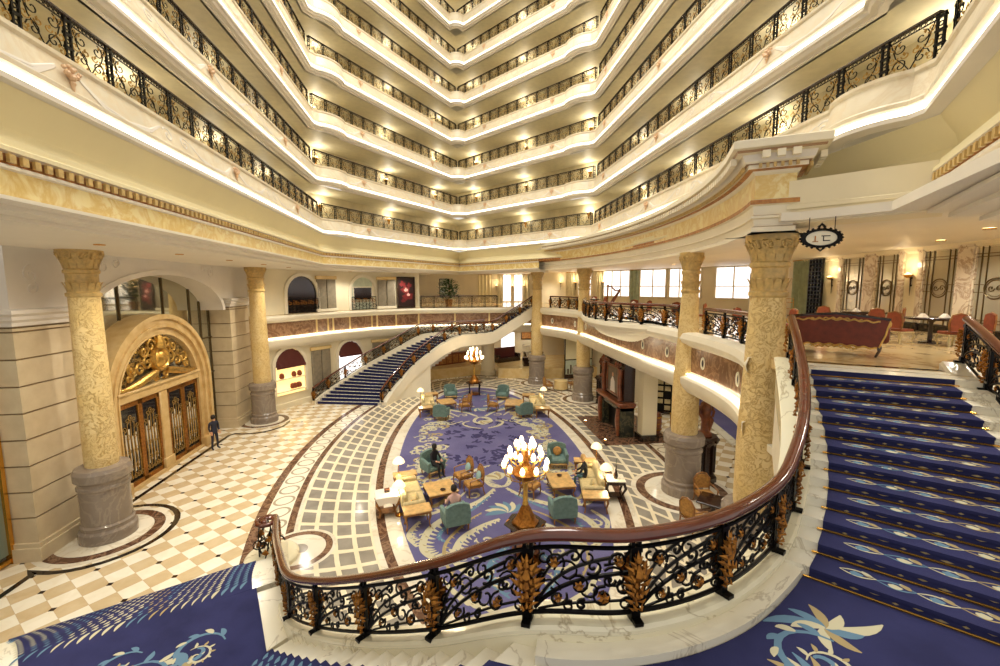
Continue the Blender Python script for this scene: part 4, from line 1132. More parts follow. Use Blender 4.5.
def tread_chain(cp, p, z, rise, i):
    P = lambda u, v: p[0].lerp(p[1], u).lerp(p[3].lerp(p[2], u), v)
    W = (p[1]-p[0]).length; n = max(3, int(W/.42))
    for j in range(n):
        u0 = .1+.8*j/n; du = .8/n
        mi = (1, 3, 1, 2)[j % 4]
        for sg in (1, -1):
            pts = [P(u0+du*t/8, .5+sg*.15*sin(PI*t/8)) for t in range(9)]
            ribbon(cp, pts, .013, z, mi)
        leafblob(cp, *P(u0+du*.35, .35), du*W*.3, math.atan2((p[1]-p[0]).y, (p[1]-p[0]).x)+.9, .03, z, 3)
        leafblob(cp, *P(u0+du*.6, .7), du*W*.3, math.atan2((p[1]-p[0]).y, (p[1]-p[0]).x)-.9, .03, z, 1)
        leafblob(cp, *P(u0+du*.3, .5), du*W*.35, math.atan2((p[1]-p[0]).y, (p[1]-p[0]).x)-.5, .045, z, 1 if j % 2 else 3)
        leafblob(cp, *P(u0+du*.85, .5), du*W*.3, math.atan2((p[1]-p[0]).y, (p[1]-p[0]).x)+2, .035, z, 2)
    # small gold sprigs on the riser
    f = (p[3]-p[0]).normalized()
    m = int(W/.2)
    for j in range(m):
        u = .06+.88*(j+.5)/m; c = p[0].lerp(p[1], u)-f*.003; e = (p[1]-p[0]).normalized()*(.03+.015*(j % 3)); zz = z-rise*.55+.012*((j*7) % 5-2)
        cp.add([(c.x-e.x, c.y-e.y, zz), (c.x, c.y, zz-.014), (c.x+e.x, c.y+e.y, zz), (c.x, c.y, zz+.016)], [(0, 1, 2, 3)], 2)
def tread_waves(cp, p, z, rise, i):
    P = lambda u, v: p[0].lerp(p[1], u).lerp(p[3].lerp(p[2], u), v)
    W = (p[1]-p[0]).length; n = int(W/.17)
    d = (p[1]-p[0]).normalized(); an = math.atan2(d.y, d.x)
    for j in range(n):
        u = (j+.5)/n; mi = 2 if .40 < u < .48 else (3 if (j//3) % 3 == 0 else 1)
        w = .022 if (j//4) % 3 else .036
        c = P(u, .04)
        leafblob(cp, c.x, c.y, .26, an+.55, w, z, mi)
# the flight up to the mezzanine
def side_pts(pts, d):
    o = []
    for i, p in enumerate(pts):
        t = pts[min(i+1, len(pts)-1)]-pts[max(i-1, 0)]; h = Vector((t.x, t.y, 0)).normalized(); o.append(Vector((p.x+h.y*d, p.y-h.x*d)))
    return o
LE = [tuple(p) for p in side_pts([RAIL[i] for i in range(11*NS+1, 16*NS+1, 4)], .06)]
RE = [(5.35, 2.2), (6.0, 3.2), (6.75, 4.25), (7.6, 5.3), (8.2, 6.1), (8.85, 6.85)]
flight('stairs_up', LE, RE, 13, ZL, ZM, .30, .42, 'flight up to the right mezzanine', rods=True, motif=tread_chain, bare_top=True)
# landing slab, marble band and carpet
kin = [p for p in RAIL[8*NS+1:11*NS+4]]
inner = side_pts(kin, .05); band = side_pts(kin, .30)
LP = [tuple(p) for p in inner]+[LE[0], RE[0], (6.0, -2.5), (-4.5, -2.5), (-3.6, .9)]
struct(MB().prism(LP, ZL-.45, ZL).build('floor_3', 'white_marble', smooth=False), 'stair landing slab below the camera', 'floor')
b = MB(); n = len(inner); k = len(b.v)
for z in (ZL-.05, ZL+.10):
    b.v += [(p.x, p.y, z) for p in inner]+[(p.x, p.y, z) for p in band]
for i in range(n-1):
    b.f += [(2*n+i, 2*n+i+1, 3*n+i+1, 3*n+i), (n+i, n+i+1, 3*n+i+1, 3*n+i)]; b.m += [0, 0]
b.f += [(0, n, 3*n, 2*n), (n-1, 2*n-1, 4*n-1, 3*n-1)]; b.m += [0, 0]
struct(b.build('trim_31', 'white_marble', angle=30), 'low white marble step along the inner edge of the landing', 'step')
cb = side_pts(kin, .31)
cpl = MB(); cpl.prism([tuple(p) for p in cb[1:-4]]+[(3.35, 4.58), (5.2, 2.32), (5.8, -2.4), (-4.4, -2.4), (-3.57, .91), (-.37, 3.63)], ZL, ZL+.017, 0)
zl = ZL+.0185
for (x, y, r, a, sg) in [(2.35, 3.35, .42, .5, 1), (2.0, 2.75, .36, 2.2, -1), (2.95, 2.7, .36, .2, -1), (1.25, 2.9, .3, 1, 1), (1.6, 2.2, .4, 2, 1), (3.2, 2.1, .34, 1, -1)]:
    acanthus(cpl, x, y, r, a, sg, zl, 3, 1)
    acanthus(cpl, x+.1, y-.1, r*.55, a+2, -sg, zl+.0003, 1, 2)
for i in range(9): leafblob(cpl, 2.05+.02*i, 3.0, .5, .2+i*.35, .05, zl+.0005, (1, 2, 3)[i % 3])
for i in range(7): leafblob(cpl, 2.78, 3.72, .34, -2.6+i*.85, .055, zl+.0002, (1, 2, 3)[i % 3])
for s in (-1, 1):
    leafblob(cpl, 2.8, 3.72, .62, -.72+(.2 if s > 0 else PI), .06, zl, 1 if s > 0 else 3)
tag(cpl.build('landing_carpet', ['carpet_blue', 'carpet_cream', 'carpet_tan', 'carpet_teal', 'carpet_navy'], smooth=False), 'deep blue floral carpet on the landing at the foot of the right stairs', 'carpet')
# upper left flight going down along the balustrade, then the half landing and the lower flight
UA = [tuple(p) for p in reversed(side_pts([RAIL[i] for i in range(4*NS+3, 8*NS+4, 3)], .06))]
UA = list(reversed(UA))
UB = [(-7.3, 4.6), (-6.4, 3.6), (-5.4, 2.6), (-4.4, 1.7), (-3.6, .9)]
flight('stairs_down', UA, UB, 17, Z2, ZL, .36, .3, 'upper left flight from the landing', motif=tread_waves)
HL = [(-4.2, 7.9), (-4.75, 9.1), (-4.9, 9.4), (-8.9, 7.65), (-7.3, 4.6)]
struct(MB().prism(HL, Z2-.6, Z2).build('floor_4', 'white_marble', smooth=False), 'half landing slab of the left stairs', 'floor')
hc = MB(); hc.prism([(-4.42, 7.5), (-5.38, 9.38), (-8.62, 7.82), (-7.1, 4.85)], Z2, Z2+.0125, 0)
zh = Z2+.0145
for (x, y, r, a, sg) in [(-5.75, 7.75, .46, .5, 1), (-6.35, 7.15, .5, 2.2, -1), (-5.2, 7.0, .4, .2, -1), (-6.9, 7.5, .4, 1, 1), (-6.0, 6.5, .4, 2, 1), (-7.3, 6.9, .45, 1, -1)]:
    acanthus(hc, x, y, r, a, sg, zh, 3, 1); acanthus(hc, x+.1, y-.12, r*.55, a+2, -sg, zh+.0003, 1, 2)
for i in range(24): leafblob(hc, -6.2+.5*sin(i*2.1), 7.2+.35*cos(i*1.3), .36, i*1.1, .07, zh+.0005, (1, 2, 2, 3)[i % 4])
tag(hc.build('half_landing_carpet', ['carpet_blue', 'carpet_cream', 'carpet_tan', 'carpet_teal', 'carpet_navy'], smooth=False), 'blue carpet with cream and teal flowers on the left half landing', 'carpet')
WA = [tuple(p) for p in side_pts([RAIL[i] for i in range(3, 4*NS-7, 3)], .06)]
flight('stairs_down_low', WA, [(-11.5, 10.2), (-10.8, 9.6), (-9.8, 8.6), (-8.9, 7.65)], 11, 0, Z2, .5, .3, 'lower left flight down to the hall', motif=tread_waves, low=0)
# right balustrade of the flight up
RR = [(9.3, 7.45, 6.62), (8.55, 6.5, 6.3), (7.7, 5.4, 5.85), (6.85, 4.2, 5.35), (6.1, 3.1, 4.95)]
RAIL_SAVE, ST_SAVE = RAIL, ST
kr = MB(); RAIL2 = sub(RR, NS); sweep3(kr, RAIL2, [(-.2, -.06), (-.16, 0), (.3, 0), (.34, -.05), (.34, -1.3), (-.2, -1.3)])
struct(kr.build('stair_kerb_2', 'white_marble', angle=30), 'veined white marble kerb on the right of the flight up', 'kerb')
RAIL, ST = RAIL2, RR
bal2 = thing('stair_balustrade', 'dark iron balustrade at the right edge above the blue stairs', 'balustrade', (0, 0, 0))
hb = MB(); sweep3(hb, [p+Vector((0, 0, .86)) for p in RAIL], HANDP); hb.build('handrail', 'wood_rail', bal2, angle=50)
for i in range(len(ST)-1): make_bay(i, bal2)
for i in range(len(ST)): make_post(i, bal2)
RAIL, ST = RAIL_SAVE, ST_SAVE
# ================================================================ RIGHT MEZZANINE
EDGE = [(6.75, 9.6), (7.5, 11.2), (7.95, 12.9), (8.15, 14.5), (8.25, 16.5), (8.25, 18.4), (8.3, 21.5), (8.4, 25), (8.5, 28), (8.45, 30.2), (7.9, 32.6), (7.0, 34.9), (6.4, 36.3)]
EDGE_S = [tuple(p)[:2] for p in sub([p+(0,) for p in EDGE], 4)]
EREV = list(reversed(EDGE_S))             # so that 'right' of the path is the lounge side
SWP = EDGE_S
def rsw(prof): return [(-d, z) for d, z in prof]
b = MB()
LOW = [(-1.5, 4.1), (0, 4.1), (.3, 4.16), (.42, 4.3), (.5, 4.5), (.5, 4.72), (.42, 4.78), (.28, 4.8), (.18, 4.95)]
b.sweep(SWP, rsw(LOW), 0); b.sweep(SWP, rsw([(.18, 4.95), (.18, 5.88)]), 1)
b.sweep(SWP, rsw([(.18, 5.88), (.3, 5.95), (.46, 6.05), (.5, 6.2), (.44, 6.4), (.3, 6.44), (-.4, 6.45)]), 0)
struct(b.build('trim_41', ['cream_pale', 'brown_marble'], angle=25), 'cream band with brown marble panels along the right mezzanine edge', 'mezzanine edge')
g = MB().sweep(SWP, rsw([(.3, 4.82), (.36, 4.86), (.3, 4.9)]), 0)
tag(g.build('cove_light', 'strip_glow'), 'glowing light strip on the ledge under the right mezzanine panels', 'light strip')
# bowed balcony over the fireplace
BOW = [(8.2, 18.0), (7.45, 18.9), (6.9, 20.2), (6.65, 22.0), (6.8, 23.9), (7.3, 26), (8.0, 28.0), (8.45, 29.0)]
BOWS = [tuple(p)[:2] for p in sub([p+(0,) for p in BOW], 5)]
b = MB(); bp = [tuple(p) for p in BOWS]
b.prism(bp+[(9.0, 28.9), (9.0, 18.0)], 6.05, 6.45)
b.sweep(BOWS, rsw([(-.02, 6.45), (.1, 6.42), (.14, 6.25), (.08, 6.1), (-.1, 5.98), (-.3, 5.92)]), 0)
n = len(BOWS); k = len(b.v)
b.v += [(p[0]+.3, p[1], 5.95) for p in BOWS]+[(8.3, 19.6+(26.6-19.6)*i/(n-1), 5.2) for i in range(n)]
for i in range(n-1): b.f.append((k+i, k+i+1, k+n+i+1, k+n+i)); b.m.append(0)
struct(b.build('balcony_slab', 'cream_pale', angle=30), 'bowed cream balcony over the fireplace', 'balcony')
MZ = [tuple(p) for p in EDGE_S]+[(6.4, 37.5), (24, 37.5), (24, 2), (11.5, 2), (9.6, 5.9), (8.85, 6.9), (6.5, 8.85)]
struct(MB().prism(MZ, 6.2, 6.45).build('floor_5', 'beige_floor', smooth=False), 'beige marble floor of the right mezzanine', 'floor')
struct(MB().prism(MZ, 4.12, 4.3).build('ceiling_3', 'cream_pale', smooth=False), 'cream ceiling under the right mezzanine', 'ceiling')
b = MB(); tl = [(6.35, 8.72), (8.95, 6.82)]
b.sweep(tl, [(-.34, .452+6), (-.02, .452+6), (-.02, 6.3)], 0); b.sweep(tl, [(-.62, 6.4535), (-.42, 6.4535)], 1)
struct(b.build('trim_42', ['white_marble', 'black_marble'], smooth=False), 'white marble nosing and dark line at the top of the stairs', 'step')

def balustrade(pts, label, name='mezzanine_balustrade', hr=True, mat='wood_rail'):
    global RAIL, ST
    sv = RAIL, ST
    ST = pts; RAIL = sub(pts, NS)
    r = thing(name, label, 'balustrade', (0, 0, 0))
    hb = MB(); sweep3(hb, [p+Vector((0, 0, .86)) for p in RAIL], HANDP); hb.build('handrail', mat, r, angle=50)
    for i in range(len(ST)-1): make_bay(i, r)
    for i in range(len(ST)): make_post(i, r)
    RAIL, ST = sv
    return r
def stations(path, z, step=1.2):
    P = [Vector(p) for p in path]; d = [0]
    for i in range(len(P)-1): d.append(d[-1]+(P[i+1]-P[i]).length)
    n = max(2, round(d[-1]/step)); o = []
    for i in range(n+1):
        t = min(d[-1]*i/n, d[-1]-1e-6); k = max(j for j in range(len(d)) if d[j] <= t); q = P[k].lerp(P[k+1], (t-d[k])/(d[k+1]-d[k])); o.append((q.x, q.y, z))
    return o
def cut(path, v0, v1, dx=0): return [(x+dx, y) for x, y in path if v0 <= y <= v1]
balustrade(stations(cut(EDGE_S, 10.5, 14.8), 6.46), 'gilt and black balustrade between the big column and the next column')
balustrade(stations(cut(EDGE_S, 16.2, 18.05)+[p for p in BOWS[2:-2]], 6.46), 'gilt and black balustrade bowing out over the fireplace')
balustrade(stations(cut(EDGE_S, 30.3, 34.4), 6.46), 'gilt and black balustrade between the two far columns')
# round portholes on the brown marble
b = MB(); pth = [(Vector(p), Vector(q)) for p, q in zip(EDGE_S[:-1], EDGE_S[1:])]
PH = MB(); PH.lathe([(.10, -.02), (.10, .02), (.15, .04), (.17, .02), (.17, -.02)], 16); PHM = PH.mesh('ring', 'white_marble'); PHD = MB().lathe([(.001, .0), (.1, .01), (.001, .011)], 14).mesh('opening', 'iron')
for j, (v, nm) in enumerate([(11.6, 'nearest the big column'), (14.2, 'just nearer than the column right of the fireplace'), (17.0, 'just beyond the column right of the fireplace'), (19.3, 'above the fireplace chimney'), (28.6, 'just nearer than the column left of the fireplace'), (30.7, 'just beyond the column left of the fireplace'), (33.9, 'beside the farthest column')]):
    for p, q in pth:
        if p.y <= v <= q.y:
            c = p.lerp(q, (v-p.y)/(q.y-p.y)); t = (q-p).normalized(); nn = Vector((-t.y, t.x)); c = c+nn*.18
            o = thing('porthole_ornament', 'white oval porthole on brown marble, '+nm, 'ornament', (c.x, c.y, 5.42), 0, 'portholes on the brown marble')
            o.rotation_euler = (PI/2, 0, math.atan2(nn.y, nn.x)+PI/2); o.scale = (.8, 1.35, 1)
            inst('ring', PHM, o); inst('opening', PHD, o); break

# ---- right wall with leaded mirrors
fr, L = seg((20.2, 28), (15.0, 7.4))
fr, L = seg((18.7, 22), (15.2, 8.2)); o, al, ou = fr
def RWp(s, d, z): return (o[0]+al[0]*s+ou[0]*d, o[1]+al[1]*s+ou[1]*d, z)
RWa = math.atan2(al[1], al[0])
b = MB(); b.sweep([(20.4, 29), (18.7, 22), (15.0, 7.4)], [(-.3, 6.45), (0, 6.45), (0, 9.62)], 0)
b.sweep([(18.7, 22), (15.0, 7.4)], [(0, 6.45), (.1, 6.46), (.1, 6.72), (.06, 6.76), (0, 6.76)], 1)
b.sweep([(18.7, 22), (15.0, 7.4)], [(0, 9.4), (.12, 9.5), (.16, 9.62)], 0)
struct(b.build('wall_right', ['cream_wall', 'black_marble'], angle=25), 'cream right wall of the mezzanine with dark skirting', 'wall')
def marble_pil(s0, s1, nm):
    t = thing('marble_pilaster', nm, 'pilaster', RWp((s0+s1)/2, 0, 6.46), RWa); t['kind'] = 'structure'
    w = (s1-s0)/2
    MB().cbox(-w, w, -.1, 0, .3, 3.0, .02).build('shaft', 'rust_marble', t); MB().cbox(-w-.03, w+.03, -.16, 0, 0, .3, .02).build('base', 'black_marble', t)
    MB().cbox(-w-.03, w+.03, -.14, 0, 3.0, 3.1, .02).build('capital', 'rust_marble', t)
for s0, s1, nm in [(3.05, 3.3, 'narrow rust marble strip beside the sconce nearer the lattice screen'), (4.85, 5.5, 'rust veined marble pilaster between the two farther leaded mirrors'), (6.8, 7.05, 'narrow rust marble strip just before the second sconce'),
                   (7.72, 7.95, 'narrow rust marble strip just after the second sconce'), (9.38, 9.95, 'rust veined marble pilaster between the two nearer leaded mirrors')]: marble_pil(s0, s1, nm)
def leaded(s0, s1, nm):
    t = thing('leaded_mirror', nm, 'mirror', RWp((s0+s1)/2, 0, 6.6), RWa); w = (s1-s0)/2; H = 3.1
    MB().box(-w, w, -.02, 0, .1, H).build('pane', 'mirror_pale', t, smooth=False)
    b = MB()
    for x in (-w, w): b.box(x-.03, x+.03, -.08, 0, 0, H)
    for z in (0.05, H): b.box(-w, w, -.08, 0, z-.04, z+.04)
    b.build('frame', 'rust_marble', t, smooth=False)
    b = MB()
    for x in (-w*.74, -w*.46, w*.46, w*.74): b.box(x-.01, x+.01, -.05, -.02, 0, H)
    for z in (.35, .45, H-.25, H-.5, H-.6): b.box(-w, w, -.05, -.02, z-.014, z+.014)
    for z in (1.35, 1.6):
        for sx in (-1, 1): b.box(min(sx*w, sx*w*.42), max(sx*w, sx*w*.42), -.05, -.02, z-.014, z+.014)
    b.tube([(w*.5*cos(a), -.035, 1.48+.33*sin(a)) for a in [2*PI*i/20 for i in range(20)]], .024, 5, closed=True)
    b.tube([(w*.4*cos(a), -.035, 1.48+.26*sin(a)) for a in [2*PI*i/20 for i in range(20)]], .012, 5, closed=True)
    for sx in (-1, 1):
        b.tube([(x, -.035, z) for x, z in spiral(sx*w*.18, 1.48, .12, 1.2, 0, sx, 10)], .014, 4)
    b.build('leading', 'lead_bar', t, smooth=False)
leaded(3.32, 4.83, 'leaded mirror panel farthest along the right wall, next to the lattice screen')
leaded(5.52, 6.78, 'leaded mirror panel just before the second wall sconce')
leaded(7.97, 9.36, 'leaded mirror panel just after the second wall sconce')
leaded(9.97, 11.4, 'leaded mirror panel nearest the right edge')
def sconce(loc, rz, label, name='wall_sconce'):
    t = thing(name, label, 'sconce', loc, rz); t.scale = (.62, .62, .72)
    b = MB(); b.tube([(0, -.08, -1.0), (0, -.08, -.2), (0, -.1, .0)], [.012, .045, .05], 8); b.box(-.03, .03, -.08, 0, -.5, -.4); b.box(-.03, .03, -.08, 0, -.1, 0); b.build('stem', 'dark_wood', t)
    MB().lathe([(.04, 0), (.16, .06), (.24, .16), (.25, .18), (.2, .15), (.001, .1)], 14, (0, -.26, -.05)).build('bowl', 'brass', t)
    MB().lathe([(.001, .08), (.2, .13), (.15, .24), (.001, .3)], 12, (0, -.26, -.05)).build('glow_shade', 'sconce_glow', t)
    c = Vector(loc); d = Matrix.Rotation(rz, 3, 'Z') @ Vector((0, -.4, .45)); light('POINT', 'sconce_lamp', tuple(c+d), 14, (1, .78, .48), .1)
sconce(RWp(2.55, 0, 8.5), RWa, 'lit brass wall sconce next to the lattice screen')
sconce(RWp(7.4, 0, 8.5), RWa, 'lit brass wall sconce between the pairs of leaded mirrors')
# curtain and lattice screen
t = thing('lattice_screen', 'dark lattice screen of square openings beside the pale curtain', 'screen', RWp(1.55, .25, 6.46), RWa)
b = MB()
for i in range(5): b.box(-.56+.28*i-.025, -.56+.28*i+.025, -.05, .05, 0, 3.1)
for i in range(16): b.box(-.56, .56, -.05, .05, .05+.2*i-.02, .05+.2*i+.02)
b.build('frame', 'iron', t, smooth=False)
b = MB()
for i in range(4):
    for j in range(15): b.tube(circle_pts(-.42+.28*i,   .15+.2*j, .075, 8), .012, 4, 0, closed=True)
b.build('rings', 'iron', t, smooth=False)
MB().box(-.54, .54, .06, .08, 0.02, 3.08).build('backing_pane', 'pale_green_panel', t, smooth=False)
t = thing('curtain', 'pale greenish curtain hanging beside the lattice screen', 'curtain', RWp(.05, .12, 6.5), RWa)
b = MB(); n = 40
for i in range(n+1):
    x = -1.0+1.9*i/n; y = .06*sin(i*1.35); b.v += [(x, y, 0), (x, y, 3.08)]
for i in range(n): b.f.append((2*i, 2*i+2, 2*i+3, 2*i+1)); b.m.append(0)
b.build('cloth', 'curtain_green', t); MB().tube([(-1.05, 0, 3.09), (.95, 0, 3.09)], .03, 8).build('rod', 'brass', t)
t = thing('brass_rack', 'low brass rail stand in front of the pale curtain', 'stand', RWp(.3, .9, 6.46), RWa)
b = MB()
for x in (-.55, .55):
    b.tube([(x, 0, 0), (x, 0, 1.0)], .02, 6)
for z in (.45, .8, 1.0): b.tube([(-.55, 0, z), (.55, 0, z)], .018, 6)
b.build('frame', 'brass', t)

# ---- far right wall with bright windows
fr, L = seg((9, 46), (21, 27)); o2, al2, ou2 = fr
def FWp(s, d, z): s = 22.47-s; return (o2[0]+al2[0]*s+ou2[0]*d, o2[1]+al2[1]*s+ou2[1]*d, z)
FWa = math.atan2(al2[1], al2[0])
b = MB(); b.sweep([(9, 46), (21, 27)], [(-.3, 6.4), (0, 6.4), (0, 9.62)], 0); struct(b.build('wall_back_right', 'cream_wall', smooth=False), 'cream wall with tall bright windows at the back of the right mezzanine', 'wall')
def bright_window(s, w, nm, bars=2, mat='window_glow'):
    t = thing('bright_window', nm, 'window', FWp(s, 0, 7.25), FWa); H = 2.3
    MB().box(-w/2, w/2, -.06, -.02, 0, H).build('pane', mat, t, smooth=False)
    b = MB()
    for i in range(bars+1): x = -w/2+w*i/bars; b.box(x-.05, x+.05, -.12, 0, 0, H)
    for z in (0, .9, H): b.box(-w/2, w/2, -.12, 0, z-.04, z+.04)
    b.build('frame', 'cream_pale', t, smooth=False)
bright_window(2.6, 2.6, 'tall white lit window right of the cabinets between the two nearer right columns', 2)
bright_window(6.3, 2.6, 'tall bright window hidden partly by the column right of the fireplace', 3)
bright_window(9.1, 2.4, 'tall bright window with a dark middle bar left of the green curtains', 2)
bright_window(12.75, 2.8, 'wide bright window behind the harp', 3)
bright_window(16.4, 1.6, 'narrow bright window left of the harp', 1)
def drape(s, w, nm, mat):
    t = thing('drape', nm, 'curtain', FWp(s, .16, 6.5), FWa); b = MB(); n = int(w*16)
    for i in range(n+1):
        x = -w/2+w*i/n; y = -.06*sin(i*1.3); b.v += [(x, y, 0), (x, y, 3.05)]
    for i in range(n): b.f.append((2*i, 2*i+2, 2*i+3, 2*i+1)); b.m.append(0)
    b.build('cloth', mat, t); MB().tube([(-w/2, 0, 3.06), (w/2, 0, 3.06)], .03, 6).build('rod', 'brass', t)
drape(10.8, .9, 'pale green drape between the two bright windows right of the harp', 'curtain_green')
drape(18.2, 1.2, 'cream drape at the far end of the back right wall', 'curtain_pale')
drape(14.6, .7, 'narrow cream drape just left of the window behind the harp', 'curtain_pale')
t = thing('wall_cabinet', 'pale panelled wall cabinet seen left of the big column', 'cabinet', FWp(.2, .1, 6.46), FWa)
MB().cbox(-1.2, 1.2, -.4, 0, 0, 2.6, .02).build('body', 'cream_pale', t)
for x in (-.8, 0, .8):
    d = MB().cbox(x-.36, x+.36, -.44, -.4, .15, 2.45, .015).build('door', 'white_plaster', t); MB().lathe([(.001, 0), (.025, .01), (.001, .03)], 8, (x+.28, -.46, 1.2)).build('knob', 'brass', d)
t = thing('arched_mirror', 'dark framed pointed mirror standing beside the pale cabinet', 'mirror', FWp(-1.9, .8, 6.46), FWa)
b = MB(); b.band(arch_pts(0, .4, 0, 1.9), arch_pts(0, .3, .1, 1.8), ((0, 0, 0), (1, 0, 0), (0, -1, 0)), 0, .08); b.build('frame', 'dark_wood', t)
MB().wallprism(arch_pts(0, .31, .1, 1.8), ((0, 0, 0), (1, 0, 0), (0, -1, 0)), .02, .04).build('glass', 'mirror_glass', t, smooth=False)
for s, nm in [(17.6, 'lit wall sconce left of the narrow bright window'), (14.15, 'lit wall sconce just right of the narrow cream drape'), (19.6, 'lit wall sconce at the far corner of the back right wall')]:
    q = FWp(s, 0, 8.5); sconce(q, FWa, nm)

# ---- things on the mezzanine
t = thing('harp', 'gilded concert harp standing in front of the bright window', 'harp', (10.2, 28.4, 6.46), -.6)
b = MB(); b.tube([(-.45, 0, .15), (-.42, 0, 1.75)], [.05, .06], 8); b.lathe([(.09, 0), (.1, .05), (.05, .12)], 10, (-.42, 0, 1.7)); b.build('column', 'gold', t)
MB().tube([(-.42, 0, 1.72), (-.2, 0, 1.7), (.05, 0, 1.45), (.25, 0, 1.4), (.42, 0, 1.5)], [.07, .05, .05, .05, .06], 8).build('neck', 'gold', t)
MB().tube([(-.4, 0, .15), (.0, 0, .8), (.42, 0, 1.48)], [.16, .12, .06], 8).build('soundboard', 'mid_wood', t)
b = MB()
for i in range(12):
    f = i/11; b.tube([(-.32+.66*f, 0, .3+1.05*f), (-.36+.72*f, 0, 1.62-.2*sin(PI*f*.9))], .004, 3)
b.build('strings', 'gold_bright', t)
MB().cbox(-.6, -.2, -.2, .2, 0, .14, .03).build('base', 'gold', t)

def fdir_(x, y): return math.atan2(x, -y)
def dining_chair(loc, rz, label):
    t = thing('dining_chair', label, 'chair', loc, rz); t.scale = (.9, .9, .86)
    MB().cbox(-.24, .24, -.24, .24, .40, .50, .03).build('seat', 'coral_fabric', t)
    b = MB(); b.band([(-.22, .52), (-.25, .8), (-.2, 1.02), (0, 1.08), (.2, 1.02), (.25, .8), (.22, .52)], [(-.001, .52), (-.001, .7), (-.001, .8), (0, .82), (.001, .8), (.001, .7), (.001, .52)], ((0, 0, 0), (1, 0, 0), (0, -1, 0)), -.29, -.22); b.build('backrest', 'coral_fabric', t)
    b = MB(); b.tube([(-.24, .25, .5), (-.27, .26, .8), (-.21, .28, 1.04), (0, .28, 1.1), (.21, .28, 1.04), (.27, .26, .8), (.24, .25, .5)], .022, 6); b.build('back_frame', 'chair_wood', t)
    MB().cbox(-.25, .25, -.25, .25, .36, .41, .015).build('seat_frame', 'cream_fabric', t)
    for x in (-.21, .21):
        MB().tube([(x, -.21, .38), (x*1.15, -.25, .25), (x*.95, -.2, .06), (x*1.1, -.24, 0)], [.03, .03, .018, .022], 6).build('leg', 'cream_fabric', t)
        MB().tube([(x, .22, .38), (x, .23, .2), (x*1.1, .28, 0)], [.028, .024, .02], 6).build('leg', 'cream_fabric', t)
    return t
def dining_table(loc, label, r=.6):
    t = thing('dining_table', label, 'table', loc)
    MB().lathe([(r-.02, .70), (r, .72), (r, .75), (r-.02, .765), (.001, .765)], 28).build('top', 'dark_wood', t)
    MB().lathe([(.26, 0), (.26, .03), (.06, .08), (.05, .6), (.12, .70)], 16).build('pedestal', 'dark_wood', t)
    return t
def place_setting(x, y, z, nm, g):
    t = thing('folded_napkin', nm, 'napkin', (x, y, z), 0, g)
    b = MB(); b.add([(-.13, -.08, 0), (.13, -.08, 0), (.13, .08, 0), (-.13, .08, 0), (0, -.05, .12), (0, .05, .12)], [(0, 1, 4), (1, 2, 5, 4), (2, 3, 5), (3, 0, 4, 5), (0, 3, 2, 1)]); b.build('cloth', 'table_linen', t, smooth=False)
dining_table((13.35, 11.25, 6.46), 'dark dining table by the leaded mirrors nearest the right edge', .62)
dining_chair((12.5, 11.4, 6.46), PI/2, 'coral dining chair left of the dark table under the second sconce')
dining_chair((13.0, 10.45, 6.46), PI-.3, 'coral dining chair with its back turned at the dark table')
dining_chair((14.1, 10.6, 6.46), -PI/2-.5, 'coral dining chair right of the dark table near the stair railing')
place_setting(13.1, 11.3, 7.226, 'folded white napkin on the left of the dark dining table', 'napkins'); place_setting(13.6, 11.1, 7.226, 'folded white napkin on the right of the dark dining table', 'napkins')
dining_table((14.2, 14.2, 6.46), 'dark dining table behind the burgundy sofa', .7)
dining_chair((13.4, 14.9, 6.46), PI/2+.3, 'coral dining chair left behind the burgundy sofa, under the first sconce'); dining_chair((13.6, 13.3, 6.46), PI-.4, 'coral dining chair in the middle behind the burgundy sofa'); dining_chair((14.6, 13.4, 6.46), -PI*.8, 'coral dining chair at the right end behind the burgundy sofa')
place_setting(13.9, 14.2, 7.226, 'folded white napkin on the left of the table behind the sofa', 'napkins'); place_setting(14.4, 14.0, 7.226, 'folded white napkin on the right of the table behind the sofa', 'napkins')
for x, y, a, nm in [(9.75, 18.9, .4, 'beyond the column right of the fireplace'), (9.7, 13.6, 1.0, 'behind the rail beside the big column'), (9.3, 23.2, .2, 'behind the bowed balcony'), (9.9, 31.6, .3, 'behind the rail between the far columns')]:
    dining_table((x, y, 6.46), 'dark round dining table '+nm, .55)
    dining_chair((x+.75*cos(a+.9), y+.75*sin(a+.9), 6.46), fdir_(-cos(a+.9), -sin(a+.9)), 'coral chair at the far table side, '+nm)
    dining_chair((x+.75*cos(a-1.2), y+.75*sin(a-1.2), 6.46), fdir_(-cos(a-1.2), -sin(a-1.2)), 'coral chair at the near table side, '+nm)
    place_setting(x, y, 7.226, 'folded white napkin on the table '+nm, 'napkins')
# burgundy sofa seen from behind
p, q = Vector((7.75, 10.2)), Vector((8.95, 8.75)); d = (q-p).normalized(); W = 1.95
t = thing('burgundy_sofa', 'burgundy sofa with gilded carved rails seen from behind at the stair top', 'sofa', ((p.x+q.x)/2+.28, (p.y+q.y)/2+.25, 6.46), math.atan2(d.y, d.x)); t.scale = (1.03, 1, 1.12)
b = MB(); b.wallprism([(-.82, .22), (.82, .22), (.98, .80), (.5, .86), (0, .9), (-.5, .86), (-.98, .80)], ((0, 0, 0), (1, 0, 0), (0, -1, 0)), .0, .12); b.build('backrest', 'burgundy', t)
b = MB(); b.tube([(-1.0, -.06, .82), (-.5, -.06, .88), (0, -.06, .92), (.5, -.06, .88), (1.0, -.06, .82)], .035, 8); b.build('back_rail', 'dark_wood', t)
b = MB()
def wavy(y, z0, x0, x1, amp, r):
    b.tube([(x0+(x1-x0)*i/40, y, z0+amp*sin(i*1.15)+.03*sin(PI*i/40)) for i in range(41)], r, 5)
